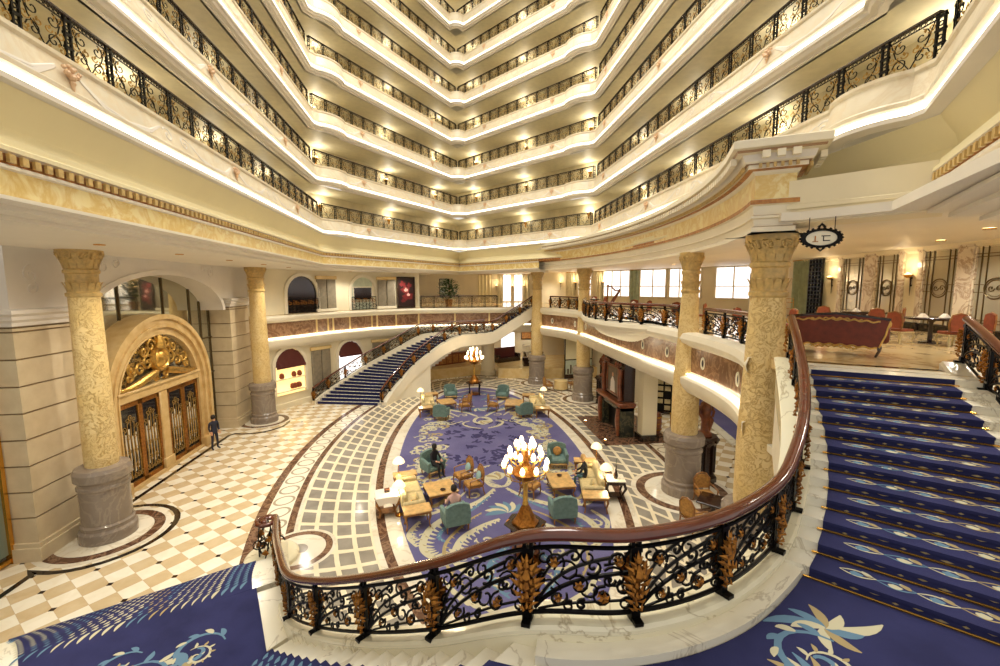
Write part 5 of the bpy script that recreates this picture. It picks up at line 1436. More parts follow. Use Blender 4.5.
wavy(-.13, .765, -.82, .82, .018, .02); wavy(-.13, .79, -.5, .5, .02, .016); wavy(-.13, .2, -.8, .8, .018, .022); wavy(-.13, .165, -.45, .45, .016, .018)
for s in (-1, 1):
    b.tube([(s*p_, -.1, q_) for p_, q_ in spiral(.92, .72, .09, 1.3, 1, -1, 12)], .022, 5); b.tube([(s*.98, -.1, .8), (s*.93, -.1, .5), (s*.83, -.1, .22)], .02, 5)
b.build('gilt_carving', 'gold_bright', t)
MB().cbox(-.85, .85, 0, .68, .24, .44, .05).build('seat', 'burgundy', t)
for s in (-1, 1):
    MB().cbox(s*.9-.09, s*.9+.09, 0, .62, .3, .64, .05).build('armrest', 'burgundy', t)
    for y in (-.03, .6): MB().tube([(s*.8, y, .26), (s*.84, y-.02, .14), (s*.78, y, .0)], [.035, .03, .022], 6).build('leg', 'dark_wood', t)
# hanging oval sign
t = thing('hanging_sign', 'oval white sign in a dark ornate frame hanging beside the big column', 'sign', (6.62, 8.22, 9.17), math.atan2(-.6, 1.0))
b = MB(); b.lathe([(.27, -.03), (.36, -.02), (.36, .02), (.27, .03), (.27, -.03)], 28, sx=1, sy=.55, cap=False)
b2 = MB(); b2.merge(b, Matrix.Rotation(PI/2, 4, 'X'))
for i in range(22):
    a = 2*PI*i/22; b2.lathe([(.001, -.03), (.035, 0), (.001, .03)], 6, (.36*cos(a), 0, .205*sin(a)))
b2.tube([(-.06, 0, .22), (0, 0, .29), (.06, 0, .22)], .03, 5); b2.tube([(-.05, 0, -.21), (0, 0, -.26), (.05, 0, -.21)], .02, 5); b2.build('frame', 'iron', t)
b = MB(); b.lathe([(.28, -.012), (.28, .012)], 28, sx=1, sy=.53); b3 = MB(); b3.merge(b, Matrix.Rotation(PI/2, 4, 'X')); b3.build('panel', 'sign_white', t)
b = MB(); Y0, Y1 = -.022, -.012
b.box(-.115, -.095, Y0, Y1, -.06, .05); b.box(-.15, -.05, Y0, Y1, -.075, -.06); b.build('lettering', 'gold', t, smooth=False)
b = MB(); b.box(.0, .15, Y0, Y1, .035, .052); b.box(.03, .15, Y0, Y1, -.06, -.043); b.box(.03, .045, Y0, Y1, -.06, .04); b.build('lettering', 'dark_wood', t, smooth=False)
for x in (-.22, .22): MB().tube([(x, 0, .12), (x, 0, .43)], .008, 6).build('hanging_rod', 'iron', t)

# ================================================================ UNDER THE RIGHT MEZZANINE
FU = 8.3
t = thing('fireplace', 'tall dark wood fireplace with a framed portrait over its mantel', 'fireplace', (FU, 23.1, 0), -PI/2)   # local x along the face, -y towards the lounge
b = MB(); b.cbox(-1.55, -1.05, -.3, .5, 0, 1.75, .03); b.cbox(1.05, 1.55, -.3, .5, 0, 1.75, .03); b.cbox(-1.55, 1.55, -.3, .5, 1.45, 1.8, .03); b.box(-1.1, 1.1, .3, .5, 0, 1.5); b.build('surround', 'green_marble', t)
MB().box(-1.05, 1.05, .1, .28, .02, 1.44).build('firebox', 'iron', t, smooth=False)
b = MB(); b.cbox(-1.8, 1.8, -.5, .5, 1.8, 1.95, .04); b.cbox(-1.7, 1.7, -.4, .5, 1.68, 1.8, .03)
for s in (-1, 1): b.tube([(s*1.35, -.32, .1), (s*1.35, -.38, .9), (s*1.35, -.34, 1.6)], [.1, .14, .12], 8)
b.build('mantel', 'mid_wood', t)
b = MB(); b.box(-1.5, 1.5, -.1, .5, 1.95, 4.1); b.build('overmantel', 'dark_wood', t, smooth=False)
pf = MB()
for z in (2.1, 3.65): pf.cbox(-.85, .85, -.2, -.1, z, z+.12, .02)
for x in (-.85, .75): pf.cbox(x, x+.12, -.2, -.1, 2.1, 3.77, .02)
for s in (-1, 1):
    pf.tube([(s*1.2, -.18, 2.0), (s*1.2, -.24, 2.9), (s*1.2, -.18, 3.7)], [.14, .12, .14], 10)
    for k in range(3): pf.tube([(s*p_, -.2, q_) for p_, q_ in spiral(.5+.3*k, 3.92, .14, 1.3, 1, -1, 10)], .03, 5)
pf.build('frame', 'mid_wood', t)
pt = MB().box(-.78, .78, -.15, -.11, 2.15, 3.7).build('portrait', 'painting_sky', t, smooth=False)
b = MB(); b.lathe([(.001, -.12), (.09, -.08), (.12, 0), (.09, .1), (.001, .13)], 10, (0, -.15, 3.2), sy=.15); b.build('portrait_face', 'skin', pt)
b = MB(); b.add([(-.35, -.155, 2.2), (.35, -.155, 2.2), (.28, -.155, 2.85), (.08, -.155, 3.08), (-.08, -.155, 3.08), (-.28, -.155, 2.85)], [(0, 1, 2, 3, 4, 5)]); b.build('portrait_dress', 'cloth_white', pt, smooth=False)
struct(MB().cbox(8.95, 9.75, 20.9, 21.5, 0, 4.15, .02).build('pier_right', 'cream_wall'), 'square cream pier at the right end of the fireplace', 'pier')
struct(MB().prism([(8.85, 20.8), (9.85, 20.8), (9.85, 21.6), (8.85, 21.6)], 0, .35).build('pier_right_base', 'black_marble', smooth=False), 'black foot of the cream pier', 'pier')
struct(MB().prism([(6.85, 20.6), (10.6, 20.6), (10.6, 25.6), (6.85, 25.6)], 0.0, .03).build('floor_trim_hearth', 'brown_band', smooth=False), 'dark brown marble hearth in front of the fireplace', 'floor')
for (x, y, nm) in [(7.1, 21.3, 'small lit floor spotlight at the near corner of the hearth'), (7.1, 24.6, 'small lit floor spotlight at the far corner of the hearth')]:
    t = thing('floor_spotlight', nm, 'spotlight', (x, y, .03), 0, 'hearth spotlights'); MB().lathe([(.09, 0), (.1, .03), (.08, .05), (.001, .05)], 12).build('housing', 'brass', t); MB().lathe([(.001, 0), (.06, .01), (.001, .03)], 10, (0, 0, .045)).build('lens', 'downlight_glow', t)
def stand(x, y, label, top):
    t = thing('statue_pedestal', label, 'pedestal', (x, y, 0))
    b = MB(); b.lathe([(.55, 0), (.55, .2), (.45, .28), (.42, .4), (.42, 1.5), (.46, 1.6), (.55, 1.7), (.6, 1.85), (.52, 1.95), (.001, 1.95)], 8)
    for i in range(8):
        a = PI/8+2*PI*i/8; b.tube([(.44*cos(a), .44*sin(a), .35), (.44*cos(a), .44*sin(a), 1.6)], .05, 6); b.lathe([(.001, -.07), (.07, 0), (.001, .07)], 6, (.56*cos(a), .56*sin(a), 1.78))
    b.build('plinth', 'dark_wood', t)
    b = MB(); b.lathe([(.3, 1.95), (.3, 2.05), (.16, 2.15), (.14, 2.5), (.2, 2.8), (.24, 3.1), (.2, 3.3), (.09, 3.42), (.11, 3.55), (.13, 3.66), (.08, 3.8), (.001, 3.84)], 16)
    for s in (-1, 1): b.tube([(s*.22, 0, 3.2), (s*.34, -.06, 2.95), (s*.24, -.14, 2.75)], [.08, .06, .05], 8)
    b.tube([(0, 0, 3.0), (.2, -.1, 2.6), (.14, 0, 2.1)], [.1, .12, .1], 8); b.build('statue', top, t)
stand(9.55, 16.4, 'dark carved pedestal with a wooden figure, right of the column beside the fireplace', 'mid_wood')
stand(9.65, 28.5, 'dark carved pedestal with a reddish figure, behind the column left of the fireplace', 'mid_wood')
t = thing('barrel_stool', 'small dark barrel-shaped cabinet beside the cream pier', 'cabinet', (10.3, 22.2, 0)); MB().lathe([(.3, 0), (.36, .3), (.38, .6), (.36, .9), (.3, 1.15), (.001, 1.16)], 18).build('body', 'mid_wood', t)
b = MB()
for z in (.25, .6, .95): b.lathe([(.37, z-.03), (.39, z), (.37, z+.03)], 18)
b.build('hoop', 'brass', t)
t = thing('rope_post', 'thin brass post standing right of the barrel cabinet', 'post', (10.9, 21.6, 0)); MB().lathe([(.18, 0), (.18, .03), (.03, .06), (.025, 1.2), (.06, 1.26), (.001, 1.32)], 12).build('stem', 'brass', t)
# shelving and carpets farther back under the mezzanine
struct(MB().box(12.2, 12.5, 27.6, 45, 0, 4.2).build('wall_right_low', 'cream_wall', smooth=False), 'cream wall under the right mezzanine behind the fireplace', 'wall')
struct(MB().box(21, 21.3, 5, 46, 0, 4.2).build('wall_right_low_2', 'cream_wall', smooth=False), 'far cream wall under the right mezzanine', 'wall')
def rack(x, y, rz, label):
    t = thing('display_rack', label, 'rack', (x, y, 0), rz); b = MB(); W, H = 1.0, 2.3
    for s in (-1, 1): b.box(s*W-.05, s*W+.05, -.2, .2, 0, H)
    for z in (0.1, H): b.box(-W, W, -.2, .2, z-.05, z+.05)
    b.build('frame', 'dark_wood', t, smooth=False); MB().box(-W, W, .12, .18, .1, H).build('back', 'iron', t, smooth=False)
    b = MB()
    for i in range(4):
        for j in range(5):
            if (i*3+j*2) % 7 != 3: b.box(-.85+.45*i, -.5+.45*i, .06, .12, .22+.42*j, .5+.42*j)
    b.build('card', 'cream_fabric', t, smooth=False)
rack(12.6, 25.6, -.5, 'black rack of pale cards right of the cream pier'); rack(11.6, 31.5, -.6, 'black rack of pale cards left of the fireplace portrait')
b = MB(); b.prism([(13.6, 19.5), (18.8, 21), (20.4, 32.5), (17.2, 33), (15.4, 27.0)], 0.002, .02, 0); b.sweep([(13.4, 19.5), (15.2, 27.0), (17.0, 33.2)], [(-.2, .03), (-.2, .12), (.25, .12), (.25, .0)], 1)
for i in range(14): leafblob(b, 16.8+.14*i, 23+.6*i, .8, i*1.4, .16, .022, 2)
tag(b.build('side_carpet', ['carpet_lounge', 'white_marble', 'carpet_cream'], smooth=False), 'blue patterned carpet with a white edge under the right mezzanine', 'carpet')
# ================================================================ FAR STAIR AND BACK OF THE HALL
FR = [(-5.75, 29.9, .25), (-5.35, 31.0, .75), (-4.6, 31.8, 1.5), (-3.7, 32.3, 2.4), (-2.6, 32.8, 3.2), (-1.4, 33.5, 3.95), (-.2, 34.4, 4.3), (1.2, 35.3, 4.3), (2.6, 35.9, 4.4), (3.8, 36.1, 5.05), (5.0, 36.25, 5.75), (6.1, 36.4, 6.45)]
FL = [(-10.6, 31.0, .25), (-9.9, 32.2, .75), (-8.9, 33.3, 1.35), (-7.6, 34.4, 2.1), (-6.3, 35.2, 2.75), (-5.0, 35.9, 3.4), (-3.6, 36.5, 4.1), (-2.4, 36.9, 4.3), (-.8, 37.2, 4.3), (.8, 37.3, 4.3), (2.0, 37.3, 4.4)]
def kerb3(pts, name, label, prof, mat='cream_pale'):
    k_ = MB(); sweep3(k_, sub(pts, 6), prof); struct(k_.build(name, mat, angle=30), label, 'stairs')
kerb3(FR, 'far_stair_kerb', 'cream outer string of the far curved stair', [(.35, 0), (.35, -.9), (.15, -1.0), (-.15, -1.0), (-.15, 0)])
kerb3(FR[:5], 'far_stair_wall', 'cream wall under the lower part of the far curved stair', [(.28, -.9), (.28, -4.0), (.1, -4.0), (.1, -.9)])
kerb3(FL, 'far_stair_kerb', 'cream inner string of the far curved stair', [(.14, 0), (.14, -.9), (-.14, -.9), (-.14, 0)])
fla = [p[:2] for p in FL[:8]]; frb = [p[:2] for p in FR[:7]]
def tread_stripe(cp, p, z, rise, i):
    P = lambda u, v: p[0].lerp(p[1], u).lerp(p[3].lerp(p[2], u), v)
    W = (p[1]-p[0]).length; n = max(4, int(W/.3))
    for j in range(n):
        c = [P((j+.06)/n, .12), P((j+.94)/n, .12), P((j+.94)/n, .55), P((j+.06)/n, .55)]
        cp.add([(q.x, q.y, z) for q in c], [(0, 1, 2, 3)], 1)
flight('far_stairs', fla, frb, 25, 0, 4.05, .3, .3, 'far curved stair', motif=tread_stripe, low=0, stone='carpet_grey')
struct(MB().prism([(-2.5, 36.9), (-.2, 34.4), (1.2, 35.3), (2.6, 35.9), (2.4, 37.3)], 3.6, 4.05).build('floor_6', 'white_marble', smooth=False), 'half landing of the far stair', 'floor')
flight('far_stairs_top', [(2.2, 37.3), (5.9, 37.6)], [(2.6, 35.9), (6.1, 36.35)], 14, 4.05, 6.45, .3, .3, 'upper run of the far stair', motif=tread_stripe, stone='carpet_grey')
balustrade(FR, 'gilt and black balustrade on the lounge side of the far curved stair', 'far_stair_balustrade'); balustrade(FL, 'gilt and black balustrade on the shop side of the far curved stair', 'far_stair_balustrade')
# ================================================================ LOUNGE FURNITURE
def fdir(x, y): return math.atan2(x, -y)      # rotation so that local -Y looks along (x, y)
GA = 'teal armchairs in the lounge'
def armchair_proto():
    t = thing('armchair', '', 'chair', (0, 0, 0), 0, GA)
    MB().cbox(-.34, .34, -.36, .30, .26, .47, .05).build('seat', 'teal_fabric', t)
    b = MB(); pts_o = [(-.42, .26), (-.44, .6), (-.40, .92), (-.2, 1.0), (0, 1.02), (.2, 1.0), (.40, .92), (.44, .6), (.42, .26)]
    b.wallprism(pts_o, ((0, 0, 0), (1, 0, 0), (0, -1, 0)), -.42, -.28); b.build('backrest', 'teal_fabric', t)
    for s in (-1, 1):
        b = MB(); b.cbox(s*.38-.07, s*.38+.07, -.34, .34, .24, .64, .04); b.tube([(s*.38, -.36, .62), (s*.38, .3, .68)], .075, 8); b.build('armrest', 'teal_fabric', t)
        for y in (-.3, .36): MB().tube([(s*.36, y, .26), (s*.37, y-.01, .12), (s*.35, y-.03, 0)], [.035, .028, .018], 6).build('leg', 'chair_wood', t)
    MB().cbox(-.36, .36, -.38, .3, .2, .26, .015).build('apron', 'honey_wood', t)
    return t
AC0 = armchair_proto(); first = True
def armchair(x, y, rz, label, pillow=None):
    global first
    if first: o = AC0; o.location = (x, y, .025); o.rotation_euler.z = rz; o['label'] = label; first = False
    else: o = dup(AC0, (x, y, .025), rz, label)
    return o
def pillow(x, y, z, rz, mat, label, group='cushions in the lounge', s=.2):
    t = tag(MB().lathe([(.001, -.06), (s*.7, -.05), (s*.98, -.01), (s, 0), (s*.98, .01), (s*.7, .05), (.001, .06)], 12).build('cushion', mat), label, 'cushion', group)
    t.location = (x, y, z); t.rotation_euler = (PI/2-.3, 0, rz); return t
armchair(-.97, 14.0, PI+.26, 'teal armchair with its back to the stairs, left of the candelabra')
armchair(-1.85, 18.3, .55, 'teal armchair holding the woman in black')
armchair(3.75, 18.4, -.1, 'teal armchair facing the stairs with an amber cushion, right of the candelabra'); pillow(3.75, 18.5, .72, -.1, 'amber_fabric', 'amber cushion in the teal armchair facing the stairs')
armchair(2.78, 14.0, PI, 'teal armchair with its back to the stairs, right of the candelabra')
armchair(-1.0, 31.1, .2, 'teal armchair farthest back on the left of the far candelabra')
armchair(-1.6, 26.2, PI-.25, 'teal armchair nearest us in the far left seating group')
armchair(2.75, 30.4, -.3, 'teal armchair farthest back on the right of the far candelabra')
armchair(3.55, 26.0, PI+.3, 'teal armchair nearest us in the far right seating group')
GW = 'carved wooden armchairs in the lounge'
def woodchair_proto():
    t = thing('wooden_armchair', '', 'chair', (0, 0, 0), 0, GW)
    MB().cbox(-.30, .30, -.32, .28, .40, .50, .04).build('seat', 'amber_fabric', t)
    b = MB(); b.wallprism([(-.24, .54), (-.27, .9), (-.15, 1.04), (0, 1.08), (.15, 1.04), (.27, .9), (.24, .54)], ((0, 0, 0), (1, 0, 0), (0, -1, 0)), -.34, -.28); b.build('backrest', 'amber_fabric', t)
    b = MB(); b.tube([(-.28, .3, .42), (-.3, .32, .9), (-.17, .34, 1.08), (0, .34, 1.13), (.17, .34, 1.08), (.3, .32, .9), (.28, .3, .42)], .03, 6)
    b.build('back_frame', 'chair_wood', t)
    MB().cbox(-.31, .31, -.33, .3, .34, .41, .015).build('seat_frame', 'chair_wood', t)
    for s in (-1, 1):
        MB().tube([(s*.3, .32, .72), (s*.34, 0, .70), (s*.33, -.26, .66), (s*.31, -.24, .42)], [.025, .03, .03, .025], 6).build('armrest', 'chair_wood', t)
        MB().tube([(s*.28, -.28, .36), (s*.31, -.31, .2), (s*.27, -.29, .0)], [.035, .028, .02], 6).build('leg', 'chair_wood', t)
        MB().tube([(s*.28, .28, .36), (s*.28, .3, .2), (s*.29, .36, .0)], [.03, .025, .02], 6).build('leg', 'chair_wood', t)
    return t
WC0 = woodchair_proto(); wfirst = True
def woodchair(x, y, rz, label, z=.025):
    global wfirst
    if wfirst: o = WC0; o.location = (x, y, z); o.rotation_euler.z = rz; o['label'] = label; wfirst = False
    else: o = dup(WC0, (x, y, z), rz, label)
    return o
woodchair(-.58, 17.15, -1.15, 'wooden armchair with amber seat, farther of the pair with pale blue cushions'); pillow(-.38, 17.22, .72, -1.15, 'pale_blue_fabric', 'pale blue cushion on the farther of the paired wooden armchairs')
woodchair(-.2, 16.3, -1.25, 'wooden armchair with amber seat, nearer of the pair with pale blue cushions'); pillow(0.0, 16.37, .72, -1.25, 'pale_blue_fabric', 'pale blue cushion on the nearer of the paired wooden armchairs')
woodchair(2.0, 15.9, .9, 'wooden armchair with amber seat behind the near candelabra')
woodchair(-.1, 27.7, -1.3, 'wooden armchair in the far left seating group'); woodchair(.1, 28.8, -1.7, 'wooden armchair just behind the other in the far left group')
woodchair(1.75, 27.5, 1.3, 'wooden armchair in the far right seating group')
woodchair(6.65, 32.55, fdir(1, .2), 'wooden armchair left of the small table by the far columns', 0.02); woodchair(8.75, 32.95, fdir(-1, -.1), 'wooden armchair right of the small table by the far columns', 0.02)
woodchair(8.35, 14.75-.45, fdir(-.1, -1), 'wooden armchair with amber back beside the column right of the fireplace', 0.02); woodchair(7.05, 12.95, fdir(1, .35), 'wooden armchair left of the dark side table', 0.02)
def table(name, x, y, rz, w, d, h, mat, label, group=None, z=.025, legm=None):
    t = thing(name, label, 'table', (x, y, z), rz, group)
    MB().cbox(-w/2, w/2, -d/2, d/2, h-.05, h, .015).build('top', mat, t)
    MB().cbox(-w/2+.06, w/2-.06, -d/2+.06, d/2-.06, h-.14, h-.05, .01).build('apron', legm or 'chair_wood', t)
    for sx in (-1, 1):
        for sy in (-1, 1):
            X, Y = sx*(w/2-.08), sy*(d/2-.08); MB().tube([(X, Y, h-.06), (X*1.05, Y*1.05, h*.65), (X*.94, Y*.94, h*.25), (X*1.03, Y*1.03, 0)], [.04, .045, .022, .028], 6).build('leg', legm or 'chair_wood', t)
    return t
table('coffee_table', -1.5, 16.05, .3, 1.15, 1.15, .47, 'honey_wood', 'square honey wood coffee table in the near left seating group')
table('coffee_table', 3.27, 16.1, .0, .95, 1.3, .47, 'honey_wood', 'square honey wood coffee table in the near right seating group')
table('coffee_table', -1.3, 28.7, .3, 1.1, 1.3, .47, 'honey_wood', 'square honey wood coffee table in the far left seating group')
table('coffee_table', 3.2, 27.8, -.2, 1.2, 1.5, .47, 'honey_wood', 'square honey wood coffee table in the far right seating group')
table('end_table', -2.95, 17.15, .23, .95, .5, .62, 'honey_wood', 'honey wood end table at the far end of the near left sofa')
table('end_table', -2.26, 14.25, .23, .95, .62, .62, 'honey_wood', 'honey wood end table at the near end of the near left sofa')
table('end_table', 4.75, 17.55, -.2, .95, .5, .62, 'honey_wood', 'honey wood end table at the far end of the near right sofa')
table('end_table', 4.14, 14.45, -.2, .95, .62, .62, 'honey_wood', 'honey wood end table at the near end of the near right sofa')
table('end_table', -2.35, 30.4, .2, .9, .6, .62, 'honey_wood', 'honey wood end table at the far end of the far left sofa'); table('end_table', -2.6, 26.9, .2, .9, .6, .62, 'honey_wood', 'honey wood end table at the near end of the far left sofa')
table('end_table', 4.45, 29.2, -.2, .9, .6, .62, 'honey_wood', 'honey wood end table at the far end of the far right sofa'); table('end_table', 4.7, 25.8, -.2, .9, .6, .62, 'honey_wood', 'honey wood end table at the near end of the far right sofa')
def sofa(x, y, rz, L, label):
    t = thing('sofa', label, 'sofa', (x, y, .025), rz)
    MB().cbox(-L/2, L/2, -.42, .3, .22, .40, .03).build('base', 'cream_fabric', t)
    n = 2
    for i in range(n): MB().cbox(-L/2+.04+(L-.08)*i/n, -L/2+.04+(L-.08)*(i+1)/n-.02, -.44, .26, .38, .52, .05).build('seat_cushion', 'cream_fabric', t)
    MB().cbox(-L/2, L/2, .2, .42, .3, .88, .07).build('backrest', 'cream_fabric', t)
    for s in (-1, 1):
        MB().cbox(s*(L/2+.05)-.1, s*(L/2+.05)+.1, -.4, .4, .22, .66, .06).build('armrest', 'cream_fabric', t)
        for yy in (-.36, .36): MB().tube([(s*(L/2-.1), yy, .24), (s*(L/2-.1), yy, 0)], [.035, .022], 6).build('leg', 'chair_wood', t)
    return t
sofa(-2.62, 15.7, 1.8, 1.95, 'cream sofa in the near left seating group'); sofa(4.47, 16.0, -1.77, 1.95, 'cream sofa with the seated woman in the near right group')
sofa(-2.55, 28.7, 1.65, 2.2, 'cream sofa in the far left seating group'); sofa(4.7, 27.5, -1.65, 2.2, 'cream sofa in the far right seating group')
pillow(-2.3, 15.0, .66, 1.8, 'cream_fabric', 'cream cushion on the near end of the near left sofa'); pillow(4.3, 15.3, .66, -1.77, 'cream_fabric', 'cream cushion on the near end of the near right sofa'); pillow(4.55, 16.8, .66, -1.77, 'cream_fabric', 'cream cushion on the far end of the near right sofa')
pillow(-2.3, 28.0, .66, 1.65, 'cream_fabric', 'cream cushion on the far left sofa'); pillow(4.5, 27.0, .66, -1.65, 'cream_fabric', 'cream cushion on the far right sofa')
def floor_lamp(x, y, h, label, z=.01, lit=22):
    t = thing('floor_lamp', label, 'lamp', (x, y, z))
    MB().lathe([(.16, 0), (.16, .02), (.05, .05), (.02, .08)], 16).build('base', 'brass', t); MB().lathe([(.015, .05), (.014, h*.5), (.014, h)], 8).build('pole', 'brass', t)
    MB().lathe([(.24, h-.12), (.21, h-.03), (.11, h+.08), (.05, h+.11)], 20).build('lamp_shade', 'shade_glow', t)
    light('POINT', 'floor_lamp_light', (x, y, h-.25), lit, (1, .8, .5), .1)
floor_lamp(-3.12, 16.6, 1.45, 'floor lamp with pale shade by the far end table of the near left sofa'); floor_lamp(-2.95, 15.05, 1.2, 'floor lamp with pale shade behind the near left sofa')
floor_lamp(5.1, 17.1, 1.45, 'floor lamp with pale shade by the far end table of the near right sofa'); floor_lamp(4.85, 15.3, 1.3, 'floor lamp with pale shade behind the near right sofa')
floor_lamp(-3.0, 28.4, 1.4, 'floor lamp with pale shade behind the far left sofa'); floor_lamp(5.15, 27.6, 1.4, 'floor lamp with pale shade behind the far right sofa')
def console(x, y, rz, label, legm, cloth):
    t = thing('console_table', label, 'table', (x, y, .008), rz)
    if cloth:
        b = MB(); b.cbox(-.42, .42, -.38, .38, .74, .80, .02)
        for s in (-1, 1): b.add([(-.42, s*.385, .78), (.42, s*.385, .78), (.3, s*.39, .5), (0, s*.39, .58), (-.3, s*.39, .52)], [(0, 1, 2, 3, 4)])
        b.build('cloth', 'table_linen', t)
    else: MB().cbox(-.36, .36, -.36, .36, .77, .81, .015).build('top', 'white_marble', t)
    MB().cbox(-.34, .34, -.3, .3, .62, .77, .02).build('apron', legm, t)
    for sx in (-1, 1):
        for sy in (-1, 1): MB().tube([(sx*.3, sy*.26, .7), (sx*.36, sy*.3, .5), (sx*.24, sy*.2, .2), (sx*.3, sy*.26, 0)], [.05, .06, .035, .045], 6).build('leg', legm, t)
    MB().cbox(-.26, .26, -.2, .2, .1, .14, .01).build('stretcher', legm, t)
console(-3.4, 15.2, .23, 'white clothed console table on the marble beside the near left sofa', 'chair_wood', True); console(5.22, 15.3, -.2, 'white marble topped dark console beside the near right sofa', 'dark_wood', False)
t = thing('menu_box', 'small dark box lying on the white clothed console', 'box', (-3.4, 15.25, .81), .3); MB().cbox(-.09, .09, -.06, .06, 0, .1, .01).build('body', 'dark_wood', t); MB().cbox(-.095, .095, -.065, .065, .1, .13, .008).build('lid', 'mid_wood', t)
t = thing('vase', 'slim dark vase standing on the white marble topped console', 'vase', (5.22, 15.25, .82)); MB().lathe([(.07, 0), (.1, .1), (.05, .3), (.03, .45), (.05, .5)], 14).build('body', 'dark_wood', t); MB().tube([(0, 0, .5), (.03, 0, .8)], .01, 5).build('stem', 'leaf_green', t)
t = thing('serving_tray', 'dark tray on the near end of the near left sofa', 'tray', (-2.32, 14.72, .55+.03), 1.8); MB().cbox(-.22, .22, -.14, .14, 0, .025, .008).build('base', 'dark_wood', t)
b = MB(); b.tube([(-.22, -.14, .03), (.22, -.14, .03), (.22, .14, .03), (-.22, .14, .03)], .012, 5, closed=True); b.build('rim', 'brass', t)
for (x, y, z, nm) in [(-1.4, 15.75, .497, 'small dark dish on the near left coffee table'), (3.3, 16.4, .497, 'small dark dish on the near right coffee table')]:
    t = tag(MB().lathe([(.05, 0), (.09, .02), (.11, .05), (.10, .05), (.04, .02), (.001, .02)], 14).build('dish', 'dark_wood'), nm, 'dish'); t.location = (x, y, z)
# dark side table near the right column
t = thing('side_table', 'dark polished side table between two chairs at the foot of the big column', 'table', (8.0, 13.3, .015)); MB().lathe([(.62, .68), (.66, .70), (.66, .74), (.62, .76), (.001, .76)], 4).build('top', 'dark_wood', t)
MB().lathe([(.34, 0), (.34, .04), (.08, .1), (.07, .6), (.2, .68)], 12).build('pedestal', 'dark_wood', t)
t = thing('draped_napkin', 'white cloth draped over the edge of the dark side table', 'napkin', (8.35, 13.0, .777)); b = MB(); n = 12
b.add([(0, 0, .0)]+[(.22*cos(2*PI*i/n)*(1+.2*sin(i*2.1)), .22*sin(2*PI*i/n)*(1+.2*cos(i*1.7)), .05+.05*sin(i*2.6)) for i in range(n)], [(0, 1+i, 1+(i+1) % n) for i in range(n)]); b.build('cloth', 'table_linen', t)
t = thing('cafe_table', 'round cream clothed table between the wooden chairs by the far columns', 'table', (7.7, 32.7, .02)); b = MB(); b.lathe([(.55, .1), (.5, .7), (.5, .74), (.001, .745)], 24); b.build('cloth', 'counter_stone', t)

# ---- two great candelabra on small gilt tables
def candelabra(x, y, label, tlabel, z0=1.0, e=60):
    t = thing('stand_table', tlabel, 'table', (x, y, .03))
    MB().lathe([(.62, z0-.10), (.66, z0-.07), (.66, z0-.04), (.001, z0-.035)], 6).build('top', 'dark_wood', t)
    for i in range(4):
        a = PI/4+PI/2*i; MB().tube([(.5*cos(a), .5*sin(a), z0-.1), (.56*cos(a), .56*sin(a), .8), (.5*cos(a), .5*sin(a), .3), (.54*cos(a), .54*sin(a), .0)], [.05, .05, .03, .04], 6).build('leg', 'dark_wood', t)
    b = MB()
    for i in range(4):
        a = PI/4+PI/2*i; b.tube([(.5*cos(a)+p*cos(a+PI/2), .5*sin(a)+p*sin(a+PI/2), .75+q) for p, q in spiral(.2, .1, .16, 1.2, 0, 1, 10)], .02, 5)
    b.build('scroll', 'gold', t)
    MB().lathe([(.42, .06), (.42, .1), (.3, .14), (.001, .15)], 16).build('shelf', 'mid_wood', t)
    c = thing('candelabra', label, 'candelabra', (x, y, z0))
    MB().lathe([(.42, 0), (.42, .05), (.34, .1), (.24, .3), (.16, .48), (.11, .56)], 6).build('base', 'gold', c)
    MB().lathe([(.07, .54), (.10, .6), (.075, .7), (.07, 1.2), (.1, 1.28), (.08, 1.34)], 14).build('pillar', 'gold_bright', c)
    MB().lathe([(.06, 1.32), (.32, 1.46), (.42, 1.62), (.32, 1.74), (.12, 1.84), (.09, 2.2), (.05, 2.5), (.001, 2.55)], 18).build('urn', 'gold', c)
    for ring_, (n, r, z) in enumerate([(10, .66, 1.75), (8, .5, 2.1), (5, .28, 2.38)]):
        for i in range(n):
            a = 2*PI*i/n+.3*ring_
            b = MB(); b.tube([(.12*cos(a), .12*sin(a), z-.25), (.4*r*cos(a), .4*r*sin(a), z-.38), (r*.9*cos(a), r*.9*sin(a), z-.22), (r*cos(a), r*sin(a), z)], [.025, .02, .018, .022], 6)
            b.lathe([(.03, 0), (.09, .03), (.03, .05)], 8, (r*cos(a), r*sin(a), z)); arm = b.build('arm', 'gold_bright', c)
            MB().lathe([(.04, .05), (.07, .1), (.075, .16), (.05, .22), (.03, .26), (.001, .27)], 10, (r*cos(a), r*sin(a), z)).build('lamp_glass', 'bulb_glow', arm)
    light('POINT', 'candelabra_light', (x, y, z0+2.9), e, (1, .84, .58), .3)
candelabra(1.15, 12.3, 'tall gilt candelabra with lit glass lamps just beyond the handrail', 'dark gilt table under the near candelabra')
candelabra(.8, 32.0, 'tall gilt candelabra with lit glass lamps at the far tip of the carpet', 'dark gilt table under the far candelabra')

